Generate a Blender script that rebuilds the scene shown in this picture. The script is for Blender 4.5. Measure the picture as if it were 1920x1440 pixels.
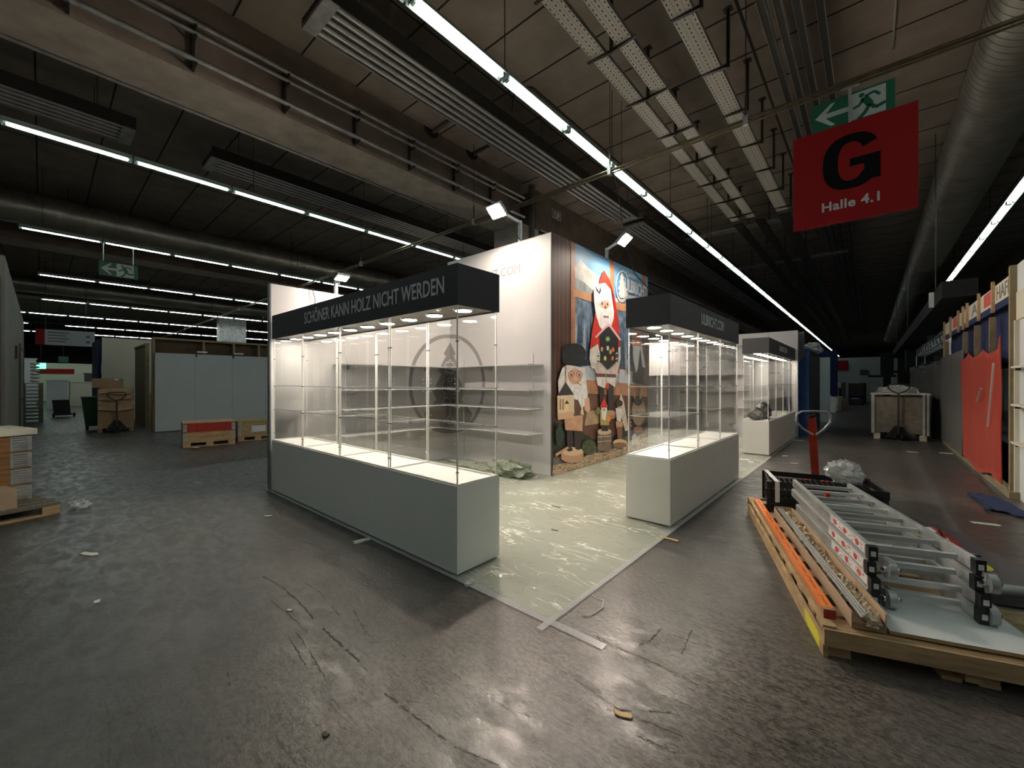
import bpy, math, random
from mathutils import Matrix, Vector
random.seed(7)
for o in list(bpy.data.objects): bpy.data.objects.remove(o, do_unlink=True)
SC = bpy.context.scene
COL = SC.collection
R = math.radians

# ---------------------------------------------------------------- camera
FP, HC, HY, TH = 770.0, 1.5, 717.0, R(41.1)
cam = bpy.data.cameras.new('camera'); camo = bpy.data.objects.new('camera', cam); COL.objects.link(camo)
cam.sensor_width = 36; cam.lens = FP/1920*36; cam.clip_start = .05; cam.clip_end = 400
cam.shift_y = -3/1920
camo.location = (0, 0, HC); camo.rotation_euler = (R(90), 0, TH)
SC.camera = camo
# ---------------------------------------------------------------- world and exposure
w = bpy.data.worlds.new('world'); SC.world = w; w.use_nodes = True
w.node_tree.nodes['Background'].inputs[0].default_value = (.8, .9, 1, 1)
w.node_tree.nodes['Background'].inputs[1].default_value = .006
vs = SC.view_settings
vs.view_transform = 'Standard'; vs.look = 'None'; vs.gamma = 1; vs.exposure = 0.55
try: vs.use_curve_mapping = False
except Exception: pass
TUBE_E, FLOOD_E, SPOT_E = 24.0, 640.0, 70.0     # radiance of the tubes, the booth floodlights, the case downlights

# measured sight lines of the photograph -> places on known planes of the hall
Fv = (-math.sin(TH), math.cos(TH)); Rv = (math.cos(TH), math.sin(TH))
def ray(px):
    l = (px-960)/FP; return (l*Rv[0]+Fv[0], l*Rv[1]+Fv[1])
def G(px, py, h=0.0):
    d = FP*(HC-h)/(py-HY); r = ray(px); return (r[0]*d, r[1]*d)
def onX(px, py, X):
    r = ray(px); d = X/r[0]; return (r[1]*d, HC+(HY-py)/FP*d)
def onY(px, py, Y):
    r = ray(px); d = Y/r[1]; return (r[0]*d, HC+(HY-py)/FP*d)

# ---------------------------------------------------------------- materials
MC = {}
def mat(name, col, rough=.6, metal=0., var=0., vs_=8., bump=0., bs=60., emit=None, es=0., stretch=None, coat=0., alpha=None, spec=None, col2=None):
    if name in MC: return MC[name]
    m = bpy.data.materials.new(name); m.use_nodes = True; MC[name] = m
    nt = m.node_tree; N = nt.nodes; L = nt.links
    b = N['Principled BSDF']
    b.inputs['Base Color'].default_value = (*col, 1); b.inputs['Roughness'].default_value = rough; b.inputs['Metallic'].default_value = metal
    if spec is not None: b.inputs['Specular IOR Level'].default_value = spec
    if coat: b.inputs['Coat Weight'].default_value = coat; b.inputs['Coat Roughness'].default_value = .08
    if var or bump:
        tc = N.new('ShaderNodeTexCoord'); mp = N.new('ShaderNodeMapping'); L.new(tc.outputs['Object'], mp.inputs[0])
        if stretch: mp.inputs['Scale'].default_value = stretch
    if var:
        n = N.new('ShaderNodeTexNoise'); n.inputs['Scale'].default_value = vs_; n.inputs['Detail'].default_value = 6; L.new(mp.outputs[0], n.inputs[0])
        cr = N.new('ShaderNodeValToRGB'); cr.color_ramp.elements[0].position = .3; cr.color_ramp.elements[1].position = .72
        lo = col2 or tuple(c*(1-var) for c in col)
        cr.color_ramp.elements[0].color = (*lo, 1); cr.color_ramp.elements[1].color = (*[min(1, c*(1+var*.5)) for c in col], 1)
        L.new(n.outputs['Fac'], cr.inputs[0]); L.new(cr.outputs[0], b.inputs['Base Color'])
    if bump:
        n2 = N.new('ShaderNodeTexNoise'); n2.inputs['Scale'].default_value = bs; n2.inputs['Detail'].default_value = 5; L.new(mp.outputs[0], n2.inputs[0])
        bp = N.new('ShaderNodeBump'); bp.inputs['Strength'].default_value = bump; bp.inputs['Distance'].default_value = .02
        L.new(n2.outputs['Fac'], bp.inputs['Height']); L.new(bp.outputs[0], b.inputs['Normal'])
    if emit:
        b.inputs['Emission Color'].default_value = (*emit, 1); b.inputs['Emission Strength'].default_value = es
    return m
def glassmat(name, tint=(.985, .99, .985), refl=1.0, rough=.0, haze=0.):
    if name in MC: return MC[name]
    m = bpy.data.materials.new(name); m.use_nodes = True; MC[name] = m
    nt = m.node_tree; N = nt.nodes; L = nt.links
    N.remove(N['Principled BSDF']); out = N['Material Output']
    t = N.new('ShaderNodeBsdfTransparent'); t.inputs[0].default_value = (*tint, 1)
    g = N.new('ShaderNodeBsdfGlossy'); g.inputs['Roughness'].default_value = rough; g.inputs[0].default_value = (1, 1, 1, 1)
    fr = N.new('ShaderNodeLayerWeight'); fr.inputs[0].default_value = .5          # thin sheet: Schlick on both faces
    pw = N.new('ShaderNodeMath'); pw.operation = 'POWER'; pw.inputs[1].default_value = 4.5; L.new(fr.outputs['Facing'], pw.inputs[0])
    ml = N.new('ShaderNodeMath'); ml.operation = 'MULTIPLY_ADD'; ml.inputs[1].default_value = .9; ml.inputs[2].default_value = .035*refl; L.new(pw.outputs[0], ml.inputs[0])
    mx = N.new('ShaderNodeMixShader'); L.new(ml.outputs[0], mx.inputs[0]); L.new(t.outputs[0], mx.inputs[1]); L.new(g.outputs[0], mx.inputs[2])
    last = mx
    if haze:
        d = N.new('ShaderNodeBsdfDiffuse'); d.inputs[0].default_value = (.85, .85, .85, 1)
        m2 = N.new('ShaderNodeMixShader'); m2.inputs[0].default_value = haze
        L.new(mx.outputs[0], m2.inputs[1]); L.new(d.outputs[0], m2.inputs[2]); last = m2
    L.new(last.outputs[0], out.inputs[0])
    return m

# floor: dark worn coating with scratches
WEAR_LIT = (-.25, 1.35, (-32, 39, -.2))      # the floor object's origin is the centre of the slab
def floor_mat():
    m = bpy.data.materials.new('hall floor'); m.use_nodes = True; nt = m.node_tree; N = nt.nodes; L = nt.links
    b = N['Principled BSDF']; tc = N.new('ShaderNodeTexCoord')
    def noise(sc, det=8, rot=0, st=(1, 1, 1), dist=0):
        mp = N.new('ShaderNodeMapping'); mp.inputs['Rotation'].default_value = (0, 0, rot); mp.inputs['Scale'].default_value = st
        L.new(tc.outputs['Object'], mp.inputs[0]); n = N.new('ShaderNodeTexNoise'); n.inputs['Scale'].default_value = sc; n.inputs['Detail'].default_value = det
        n.inputs['Distortion'].default_value = dist
        L.new(mp.outputs[0], n.inputs[0]); return n
    def ramp(src, p0, p1, c0, c1):
        r = N.new('ShaderNodeValToRGB'); r.color_ramp.elements[0].position = p0; r.color_ramp.elements[1].position = p1
        r.color_ramp.elements[0].color = (*c0, 1); r.color_ramp.elements[1].color = (*c1, 1); L.new(src, r.inputs[0]); return r
    def mul(a, bb, fac=1.):
        x = N.new('ShaderNodeMix'); x.data_type = 'RGBA'; x.blend_type = 'MULTIPLY'; x.inputs[0].default_value = fac
        L.new(a, x.inputs[6]); L.new(bb, x.inputs[7]); return x.outputs[2]
    big = ramp(noise(.55, 8).outputs['Fac'], .3, .7, (.066, .060, .057), (.110, .100, .093))
    mid = ramp(noise(3.0, 9, .3, (1, 1.3, 1), .8).outputs['Fac'], .36, .64, (.86, .86, .86), (1.08, 1.07, 1.06))
    # heavily worn zone before the booth corner plus painted floodlight pool, fading out raggedly
    vm = N.new('ShaderNodeVectorMath'); vm.operation = 'DISTANCE'; vm.inputs[1].default_value = (WEAR_LIT[0], WEAR_LIT[1], 0); mpw = N.new('ShaderNodeMapping'); mpw.inputs['Location'].default_value = WEAR_LIT[2]; L.new(tc.outputs['Object'], mpw.inputs[0]); L.new(mpw.outputs[0], vm.inputs[0])
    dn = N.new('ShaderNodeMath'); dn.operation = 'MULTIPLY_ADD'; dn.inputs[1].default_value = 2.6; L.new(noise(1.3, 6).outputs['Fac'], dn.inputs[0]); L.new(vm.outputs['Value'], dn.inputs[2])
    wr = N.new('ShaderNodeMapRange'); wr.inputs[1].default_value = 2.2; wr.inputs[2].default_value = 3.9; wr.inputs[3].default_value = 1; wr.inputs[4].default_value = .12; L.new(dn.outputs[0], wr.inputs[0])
    fine = ramp(noise(30, 9, .4, (1, 1.15, 1), .3).outputs['Fac'], .38, .60, (.60, .59, .58), (1.28, 1.25, 1.22))
    c = mul(big.outputs[0], mid.outputs[0])
    marks = [fine]
    for rot, st, sc, lo in ((.55, (1, 4, 1), 13, .345), (-.8, (1, 5, 1), 12, .34), (1.9, (1, 4, 1), 15, .335), (2.6, (1, 6, 1), 10, .335), (.1, (1, 16, 1), 3.2, .325), (-.65, (1, 18, 1), 2.6, .32)):
        marks.append(ramp(noise(sc, 3, rot, st, 1.6).outputs['Fac'], lo+.012, lo+.035, (.22, .21, .20), (1, 1, 1)))
    marks.append(ramp(noise(42, 2, .4, (1, 1.5, 1), 1.5).outputs['Fac'], .325, .355, (.22, .21, .20), (1, 1, 1)))
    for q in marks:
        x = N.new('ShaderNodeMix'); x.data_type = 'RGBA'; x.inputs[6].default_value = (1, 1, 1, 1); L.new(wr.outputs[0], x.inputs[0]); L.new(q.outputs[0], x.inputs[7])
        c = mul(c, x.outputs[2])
    wc = N.new('ShaderNodeMix'); wc.data_type = 'RGBA'; wc.inputs[6].default_value = (.80, .83, .84, 1); wc.inputs[7].default_value = (1.45, 1.36, 1.28, 1); L.new(wr.outputs[0], wc.inputs[0]); c = mul(c, wc.outputs[2])  # floodlight's bright patch mixed into the floor colour: warm inside, darker outside
    L.new(c, b.inputs['Base Color'])
    rr = ramp(noise(5, 9, .5, (1, 2, 1), .8).outputs['Fac'], .36, .64, (.28, .28, .28), (.50, .50, .50)); L.new(rr.outputs[0], b.inputs['Roughness'])
    bp = N.new('ShaderNodeBump'); bp.inputs['Strength'].default_value = .16; bp.inputs['Distance'].default_value = .005
    L.new(fine.outputs[0], bp.inputs['Height']); L.new(bp.outputs[0], b.inputs['Normal'])
    return m
def ceiling_mat():
    m = bpy.data.materials.new('board marked concrete'); m.use_nodes = True; nt = m.node_tree; N = nt.nodes; L = nt.links
    b = N['Principled BSDF']; tc = N.new('ShaderNodeTexCoord')
    n = N.new('ShaderNodeTexNoise'); n.inputs['Scale'].default_value = 1.6; n.inputs['Detail'].default_value = 9; L.new(tc.outputs['Object'], n.inputs[0])
    r = N.new('ShaderNodeValToRGB'); r.color_ramp.elements[0].position = .3; r.color_ramp.elements[1].position = .7
    r.color_ramp.elements[0].color = (.27, .232, .195, 1); r.color_ramp.elements[1].color = (.38, .33, .28, 1)
    L.new(n.outputs['Fac'], r.inputs[0]); L.new(r.outputs[0], b.inputs['Base Color']); b.inputs['Roughness'].default_value = .9
    return m
M = dict(
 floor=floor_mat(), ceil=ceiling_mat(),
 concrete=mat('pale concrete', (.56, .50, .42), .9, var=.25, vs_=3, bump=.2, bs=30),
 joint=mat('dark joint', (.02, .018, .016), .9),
 beamside=mat('shaded concrete flank', (.25, .205, .165), .9, var=.3, vs_=2),  # shade of the beam flanks painted into the concrete colour
 darkconc=mat('dim concrete', (.17, .155, .135), .9, var=.3, vs_=2),
 white=mat('white laminate', (.62, .60, .605), .45, var=.03, vs_=2),
 whitetop=mat('white counter top', (.80, .79, .76), .4),
 grey=mat('grey laminate', (.74, .77, .74), .4, var=.04, vs_=3),
 beige=mat('light grey laminate', (.66, .66, .61), .4, var=.04, vs_=3),
 edge=mat('grey panel edge', (.18, .20, .205), .5),
 anthr=mat('anthracite board', (.030, .031, .035), .55),
 letter=mat('light grey lettering', (.56, .59, .62), .5),
 letterw=mat('grey wall lettering', (.25, .24, .24), .6),
 emb=mat('grey emblem print', (.27, .255, .255), .6),
 embd=mat('dark emblem print', (.16, .15, .15), .6),
 soffit=mat('brushed soffit', (.42, .38, .34), .35, .3, var=.3, vs_=9, bump=.3, bs=30),
 glass=glassmat('clear glass'), gedge=mat('polished glass edge', (.80, .82, .78), .25),
 acryl=mat('acrylic upright', (.86, .84, .80), .25),
 chrome=mat('chrome', (.75, .75, .75), .18, 1.),
 alu=mat('aluminium', (.66, .67, .67), .38, .55, var=.12, vs_=20),
 galv=mat('galvanised sheet', (.46, .47, .46), .42, .55, var=.35, vs_=6),
 galvw=mat('perforated white tray', (.62, .60, .55), .55),
 duct=mat('spiral duct sheet', (.40, .38, .33), .38, .8, var=.3, vs_=2.5),
 steel=mat('dark steel', (.07, .068, .062), .5, .6),
 brass=mat('worn brass coloured bar', (.15, .12, .07), .45, .7, var=.3, vs_=10),
 black=mat('black plastic', (.012, .012, .013), .4), rubber=mat('black rubber', (.015, .015, .015), .8),
 blackcloth=mat('black molton cloth', (.010, .010, .012), .95),
 tube=mat('fluorescent tube', (1, 1, 1), .5, emit=(.89, 1.0, .96), es=TUBE_E),
 refl=mat('enamelled reflector', (.26, .32, .29), .5),
 flood=mat('floodlight lens', (1, 1, 1), .5, emit=(1.0, .86, .72), es=FLOOD_E),
 spot=mat('downlight lens', (1, 1, 1), .5, emit=(1.0, .90, .76), es=SPOT_E),
 exitglow=mat('lit exit sign face', (.1, .8, .4), .5, emit=(.15, 1, .5), es=2.0),
 green=mat('green sign face', (.008, .105, .052), .5), greenl=mat('white sign print', (.42, .46, .43), .5),
 red=mat('red sign board', (.26, .006, .006), .6, spec=.2), signblack=mat('black sign print', (.004, .004, .004), .7, spec=.1), signwhite=mat('white sign print dull', (.50, .50, .47), .5),
 wood=mat('pale pine', (.52, .35, .18), .7, var=.35, vs_=6, stretch=(1, 1, 8), bump=.15),
 woody=mat('pine boards', (.55, .37, .19), .7, var=.35, vs_=5, stretch=(9, 1, 9), bump=.15),
 woodx=mat('pine planks', (.50, .33, .17), .7, var=.35, vs_=5, stretch=(1, 9, 9), bump=.15),
 woodo=mat('orange brown timber boards', (.36, .17, .06), .7, var=.45, vs_=3, stretch=(1, 1, 8)),
 osb=mat('chipboard', (.42, .31, .16), .8, var=.5, vs_=25),
 framewood=mat('raw stud timber', (.24, .19, .11), .8, var=.2, vs_=8), framedark=mat('brown hardboard back', (.075, .052, .026), .85, var=.2, vs_=5),
 card=mat('brown cardboard', (.34, .225, .125), .85, var=.15, vs_=6), cardl=mat('pale cardboard', (.52, .37, .24), .8, var=.12, vs_=6),
 paper=mat('crumpled kraft paper', (.74, .60, .42), .8, var=.5, vs_=30, bump=1., bs=40),
 orange=mat('orange adhesive tape', (.85, .20, .03), .4), yellow=mat('yellow sticker', (.78, .72, .03), .5),
 redp=mat('red paint', (.42, .035, .02), .4, var=.3, vs_=12), redcloth=mat('red felt cloth', (.33, .035, .018), .95, var=.12, vs_=20),
 navy=mat('navy cloth', (.010, .018, .075), .9), blue=mat('blue cloth', (.030, .085, .25), .9, var=.2, vs_=3), greycloth=mat('grey felt cloth', (.085, .08, .075), .95, var=.2, vs_=6),
 greenbin=mat('green bin plastic', (.012, .07, .025), .45), pallet=mat('grey weathered pallet wood', (.20, .17, .13), .8, var=.3, vs_=8, stretch=(1, 8, 1)),
 label=mat('white paper label', (.72, .72, .70), .6), labelr=mat('red printing', (.55, .06, .05), .6), ink=mat('black ink', (.02, .02, .02), .6),
 whitebd=mat('white coated board', (.66, .70, .70), .35), darkbd=mat('dark grey coated board', (.085, .082, .095), .4),
 cable=mat('black cable', (.015, .015, .015), .6), wallgrey=mat('bluish grey panel', (.36, .41, .42), .6, var=.06, vs_=1.2),
 plaster=mat('grey plaster', (.16, .16, .14), .9, var=.15, vs_=2), cream=mat('cream board', (.60, .57, .46), .7),
 film=glassmat('clear plastic film', (.93, .94, .93), 1.6, .12, haze=.36), tape=glassmat('clear tape', (.9, .9, .9), 1.5, .2, haze=.22),
 greenfilm=mat('crumpled green grey film', (.20, .24, .17), .35, var=.4, vs_=8, bump=.8, bs=14), litter=mat('scrap paper', (.62, .58, .52), .7), litterd=mat('dark scrap', (.03, .03, .02), .7), tan=mat('tan strip', (.68, .45, .2), .6),
)
# carpet under plastic film: matt green grey with glossy crinkled coat
def film_floor():
    m = bpy.data.materials.new('carpet under plastic film'); m.use_nodes = True; nt = m.node_tree; N = nt.nodes; L = nt.links
    b = N['Principled BSDF']; tc = N.new('ShaderNodeTexCoord')
    n = N.new('ShaderNodeTexNoise'); n.inputs['Scale'].default_value = 1.2; n.inputs['Detail'].default_value = 6; L.new(tc.outputs['Object'], n.inputs[0])
    r = N.new('ShaderNodeValToRGB'); r.color_ramp.elements[0].color = (.27, .285, .235, 1); r.color_ramp.elements[1].color = (.35, .365, .305, 1)
    L.new(n.outputs['Fac'], r.inputs[0]); L.new(r.outputs[0], b.inputs['Base Color'])
    b.inputs['Roughness'].default_value = .75; b.inputs['Coat Weight'].default_value = 1; b.inputs['Coat Roughness'].default_value = .07
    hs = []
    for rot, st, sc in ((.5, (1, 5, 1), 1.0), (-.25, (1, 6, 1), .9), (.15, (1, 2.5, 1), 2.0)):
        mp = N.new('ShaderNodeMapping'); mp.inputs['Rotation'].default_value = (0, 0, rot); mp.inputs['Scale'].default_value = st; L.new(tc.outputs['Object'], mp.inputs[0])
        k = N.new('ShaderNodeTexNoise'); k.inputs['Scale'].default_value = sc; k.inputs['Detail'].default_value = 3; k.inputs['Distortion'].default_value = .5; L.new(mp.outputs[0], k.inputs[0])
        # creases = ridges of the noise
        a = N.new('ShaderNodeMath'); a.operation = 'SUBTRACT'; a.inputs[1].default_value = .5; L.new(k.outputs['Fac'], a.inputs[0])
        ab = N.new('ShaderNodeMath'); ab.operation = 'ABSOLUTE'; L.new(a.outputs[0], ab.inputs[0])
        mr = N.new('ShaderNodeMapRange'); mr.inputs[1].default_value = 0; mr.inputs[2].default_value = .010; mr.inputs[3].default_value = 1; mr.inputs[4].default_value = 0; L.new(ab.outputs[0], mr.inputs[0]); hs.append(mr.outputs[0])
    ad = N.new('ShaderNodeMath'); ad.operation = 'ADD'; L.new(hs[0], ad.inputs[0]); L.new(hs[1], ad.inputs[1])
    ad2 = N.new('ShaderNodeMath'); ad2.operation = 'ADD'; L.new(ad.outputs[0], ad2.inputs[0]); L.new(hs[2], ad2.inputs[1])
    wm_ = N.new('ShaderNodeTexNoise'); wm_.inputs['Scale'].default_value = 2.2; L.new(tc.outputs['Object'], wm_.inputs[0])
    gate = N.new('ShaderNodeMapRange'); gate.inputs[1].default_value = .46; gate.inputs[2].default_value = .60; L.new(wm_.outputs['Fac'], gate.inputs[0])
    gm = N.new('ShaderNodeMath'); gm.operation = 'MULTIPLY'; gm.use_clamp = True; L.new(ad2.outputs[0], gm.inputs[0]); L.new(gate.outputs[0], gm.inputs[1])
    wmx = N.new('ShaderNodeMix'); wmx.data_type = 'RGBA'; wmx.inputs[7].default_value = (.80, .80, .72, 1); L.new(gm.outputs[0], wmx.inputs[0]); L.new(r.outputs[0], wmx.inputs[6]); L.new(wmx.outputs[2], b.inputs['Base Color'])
    bp = N.new('ShaderNodeBump'); bp.inputs['Strength'].default_value = .6; bp.inputs['Distance'].default_value = .02
    L.new(ad2.outputs[0], bp.inputs['Height']); L.new(bp.outputs[0], b.inputs['Coat Normal'])
    return m
M['filmfloor'] = film_floor()

# ---------------------------------------------------------------- mesh builder
WM = {}
class MB:
    def __init__(s): s.v = []; s.f = []; s.m = []; s.sm = []; s.mats = []
    def mi(s, m):
        m = M[m] if isinstance(m, str) else m
        if m not in s.mats: s.mats.append(m)
        return s.mats.index(m)
    def face(s, idx, m, smooth=False): s.f.append(idx); s.m.append(m); s.sm.append(smooth)
    def box(s, x0, x1, y0, y1, z0, z1, m, T=None, bev=0):
        k = s.mi(m); b = len(s.v)
        if x1 < x0: x0, x1 = x1, x0
        if y1 < y0: y0, y1 = y1, y0
        if z1 < z0: z0, z1 = z1, z0
        P = [Vector((x, y, z)) for z in (z0, z1) for y in (y0, y1) for x in (x0, x1)]
        if T: P = [T @ p for p in P]
        s.v += P
        for q in ((0, 2, 3, 1), (4, 5, 7, 6), (0, 1, 5, 4), (2, 6, 7, 3), (0, 4, 6, 2), (1, 3, 7, 5)): s.face([b+i for i in q], k)
        return s
    def beam(s, p0, p1, w, h, m, up=(0, 0, 1)):
        p0 = Vector(p0); p1 = Vector(p1); d = p1-p0; L_ = d.length; z = d.normalized(); u = Vector(up)
        if abs(z.dot(u)) > .99: u = Vector((0, 1, 0))
        x = u.cross(z).normalized(); y = z.cross(x)
        T = Matrix(((x.x, y.x, z.x, p0.x), (x.y, y.y, z.y, p0.y), (x.z, y.z, z.z, p0.z), (0, 0, 0, 1)))
        return s.box(-w/2, w/2, -h/2, h/2, 0, L_, m, T)
    def path(s, pts, r, m, n=8, closed=False, radii=None):
        k = s.mi(m); pts = [Vector(p) for p in pts]; N_ = len(pts); rings = []; prev = None
        for i, p in enumerate(pts):
            if closed: t = (pts[(i+1) % N_]-pts[i-1]).normalized()
            else: t = (pts[min(i+1, N_-1)]-pts[max(i-1, 0)]).normalized()
            u = prev if prev is not None else (Vector((0, 0, 1)) if abs(t.z) < .9 else Vector((1, 0, 0)))
            x = (u-t*u.dot(t)).normalized(); y = t.cross(x); prev = x
            rr = radii[i] if radii else r; b = len(s.v)
            s.v += [p+x*rr*math.cos(2*math.pi*j/n)+y*rr*math.sin(2*math.pi*j/n) for j in range(n)]; rings.append(b)
        for i in range(N_ if closed else N_-1):
            a, c = rings[i], rings[(i+1) % N_]
            for j in range(n): s.face([a+j, a+(j+1) % n, c+(j+1) % n, c+j], k, True)
        if not closed:
            b = len(s.v); s.v += [s.v[rings[0]+j] for j in range(n)]+[s.v[rings[-1]+j] for j in range(n)]
            s.face([b+j for j in reversed(range(n))], k); s.face([b+n+j for j in range(n)], k)
        return s
    def disc(s, c, nrm, r, m, n=20, r2=None, th=.004):
        c = Vector(c); nv = Vector(nrm).normalized(); return s.path([c, c+nv*th], r, m, n, radii=[r, r2 if r2 is not None else r])
    def poly(s, pts, m, flip=False):
        k = s.mi(m); b = len(s.v); s.v += [Vector(p) for p in pts]; ix = [b+i for i in range(len(pts))]
        s.face(ix[::-1] if flip else ix, k); return s
    def prism(s, pts, dv, m, m2=None):
        k = s.mi(m); k2 = s.mi(m2) if m2 else k; b = len(s.v); n = len(pts); d = Vector(dv)
        s.v += [Vector(p) for p in pts]+[Vector(p)+d for p in pts]
        s.face([b+i for i in reversed(range(n))], k); s.face([b+n+i for i in range(n)], k)
        for i in range(n): s.face([b+i, b+(i+1) % n, b+n+(i+1) % n, b+n+i], k2)
        return s
    def grid(s, fn, nu, nv, m, smooth=True, thick=None):
        k = s.mi(m); b = len(s.v)
        for i in range(nu+1):
            for j in range(nv+1): s.v.append(Vector(fn(i/nu, j/nv)))
        for i in range(nu):
            for j in range(nv):
                a = b+i*(nv+1)+j; s.face([a, a+nv+1, a+nv+2, a+1], k, smooth)
        if thick:
            t = Vector(thick); b2 = len(s.v)
            for i in range((nu+1)*(nv+1)): s.v.append(s.v[b+i]+t)
            for i in range(nu):
                for j in range(nv):
                    a = b2+i*(nv+1)+j; s.face([a+1, a+nv+2, a+nv+1, a], k, smooth)
            o = b2-b
            for i in range(nu):
                for j0 in (0, nv):
                    a = b+i*(nv+1)+j0; s.face([a, a+o, a+o+nv+1, a+nv+1], k)
            for j in range(nv):
                for i0 in (0, nu):
                    a = b+i0*(nv+1)+j; s.face([a, a+1, a+o+1, a+o], k)
        return s
    def blob(s, c, r, m, amp=.3, nu=18, nv=12, seed=1, flat=0.0):
        rnd = random.Random(seed); ph = [(rnd.uniform(0, 6.3), rnd.uniform(2, 7), rnd.uniform(2, 7)) for _ in range(6)]
        k = s.mi(m); b = len(s.v)
        for i in range(nv+1):
            t = math.pi*i/nv
            for j in range(nu):
                a = 2*math.pi*j/nu
                q = 1+amp*sum(math.sin(p+f1*t+0*a)*math.cos(round(f2)*a+p) for p, f1, f2 in ph)/3+rnd.uniform(-amp, amp)*.35*math.sin(t)
                z = math.cos(t)*q*r[2]
                if z < -r[2]*(1-flat): z = -r[2]*(1-flat)
                s.v.append(Vector((c[0]+math.sin(t)*math.cos(a)*q*r[0], c[1]+math.sin(t)*math.sin(a)*q*r[1], c[2]+z)))
        for i in range(nv):
            for j in range(nu): s.face([b+i*nu+j, b+(i+1)*nu+j, b+(i+1)*nu+(j+1) % nu, b+i*nu+(j+1) % nu], k, False)
        return s
    def text(s, body, m, T, size=1, sx=1, ext=.002, align='LEFT', space=1, bold=0):
        cu = bpy.data.curves.new('t', 'FONT'); cu.body = body; cu.size = size; cu.extrude = ext; cu.align_x = align; cu.space_character = space; cu.offset = bold; cu.resolution_u = 3
        ob = bpy.data.objects.new('t', cu); COL.objects.link(ob); dg = bpy.context.evaluated_depsgraph_get(); dg.update()
        me = bpy.data.meshes.new_from_object(ob.evaluated_get(dg)); k = s.mi(m); b = len(s.v)
        S_ = Matrix.Diagonal((sx, 1, 1, 1))
        s.v += [T @ (S_ @ v.co) for v in me.vertices]
        for p in me.polygons: s.face([b+i for i in p.vertices], k)
        bpy.data.objects.remove(ob, do_unlink=True); bpy.data.curves.remove(cu); bpy.data.meshes.remove(me)
        return s
    def build(s, name, parent=None, world=True, origin=None):
        """world: the vertices are hall coordinates; else they are the parent's own"""
        me = bpy.data.meshes.new(name)
        vs_ = [Vector(v) for v in s.v]; o = bpy.data.objects.new(name, me)
        if parent is not None:
            rt = parent
            while rt.parent: rt = rt.parent
            if not world: vs_ = [WM[rt.name] @ v for v in vs_]
            inv = WM[parent.name].inverted(); vs_ = [inv @ v for v in vs_]
            o.parent = parent
        lo = Vector([min(v[i] for v in vs_) for i in range(3)]); hi = Vector([max(v[i] for v in vs_) for i in range(3)])
        og = Vector(origin) if origin else Vector(((lo.x+hi.x)/2, (lo.y+hi.y)/2, lo.z))
        me.from_pydata([v-og for v in vs_], [], s.f); o.location = og
        for m in s.mats: me.materials.append(m)
        me.polygons.foreach_set('material_index', s.m); me.polygons.foreach_set('use_smooth', s.sm); me.update()
        COL.objects.link(o); WM[o.name] = (WM[parent.name] if parent is not None else Matrix()) @ Matrix.Translation(og); return o
def tag(o, label, cat, group=None, kind=None):
    o['label'] = label; o['category'] = cat
    if group: o['group'] = group
    if kind: o['kind'] = kind
    return o
def thing(name, loc, label, cat, group=None, rz=0.):
    o = bpy.data.objects.new(name, None); o.empty_display_size = .1; COL.objects.link(o); o.location = loc; o.rotation_euler = (0, 0, rz)
    WM[o.name] = Matrix.Translation(loc) @ Matrix.Rotation(rz, 4, 'Z'); return tag(o, label, cat, group)
def struct(o): o['kind'] = 'structure'; return o
def copy_thing(root, loc, rz, label=None):
    def cp(o, par):
        c = o.copy(); COL.objects.link(c); c.parent = par
        for ch in kids.get(o.name, []): cp(ch, c)
        return c
    kids = {}
    st = [root]
    while st:
        q = st.pop(); kids[q.name] = list(q.children); st += kids[q.name]
    c = cp(root, None); c.location = loc; c.rotation_euler = (0, 0, rz)
    if label: c['label'] = label
    return c
def TX(origin, xdir, ydir):
    x = Vector(xdir).normalized(); y = Vector(ydir).normalized(); z = x.cross(y)
    return Matrix(((x.x, y.x, z.x, origin[0]), (x.y, y.y, z.y, origin[1]), (x.z, y.z, z.z, origin[2]), (0, 0, 0, 1)))

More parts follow.
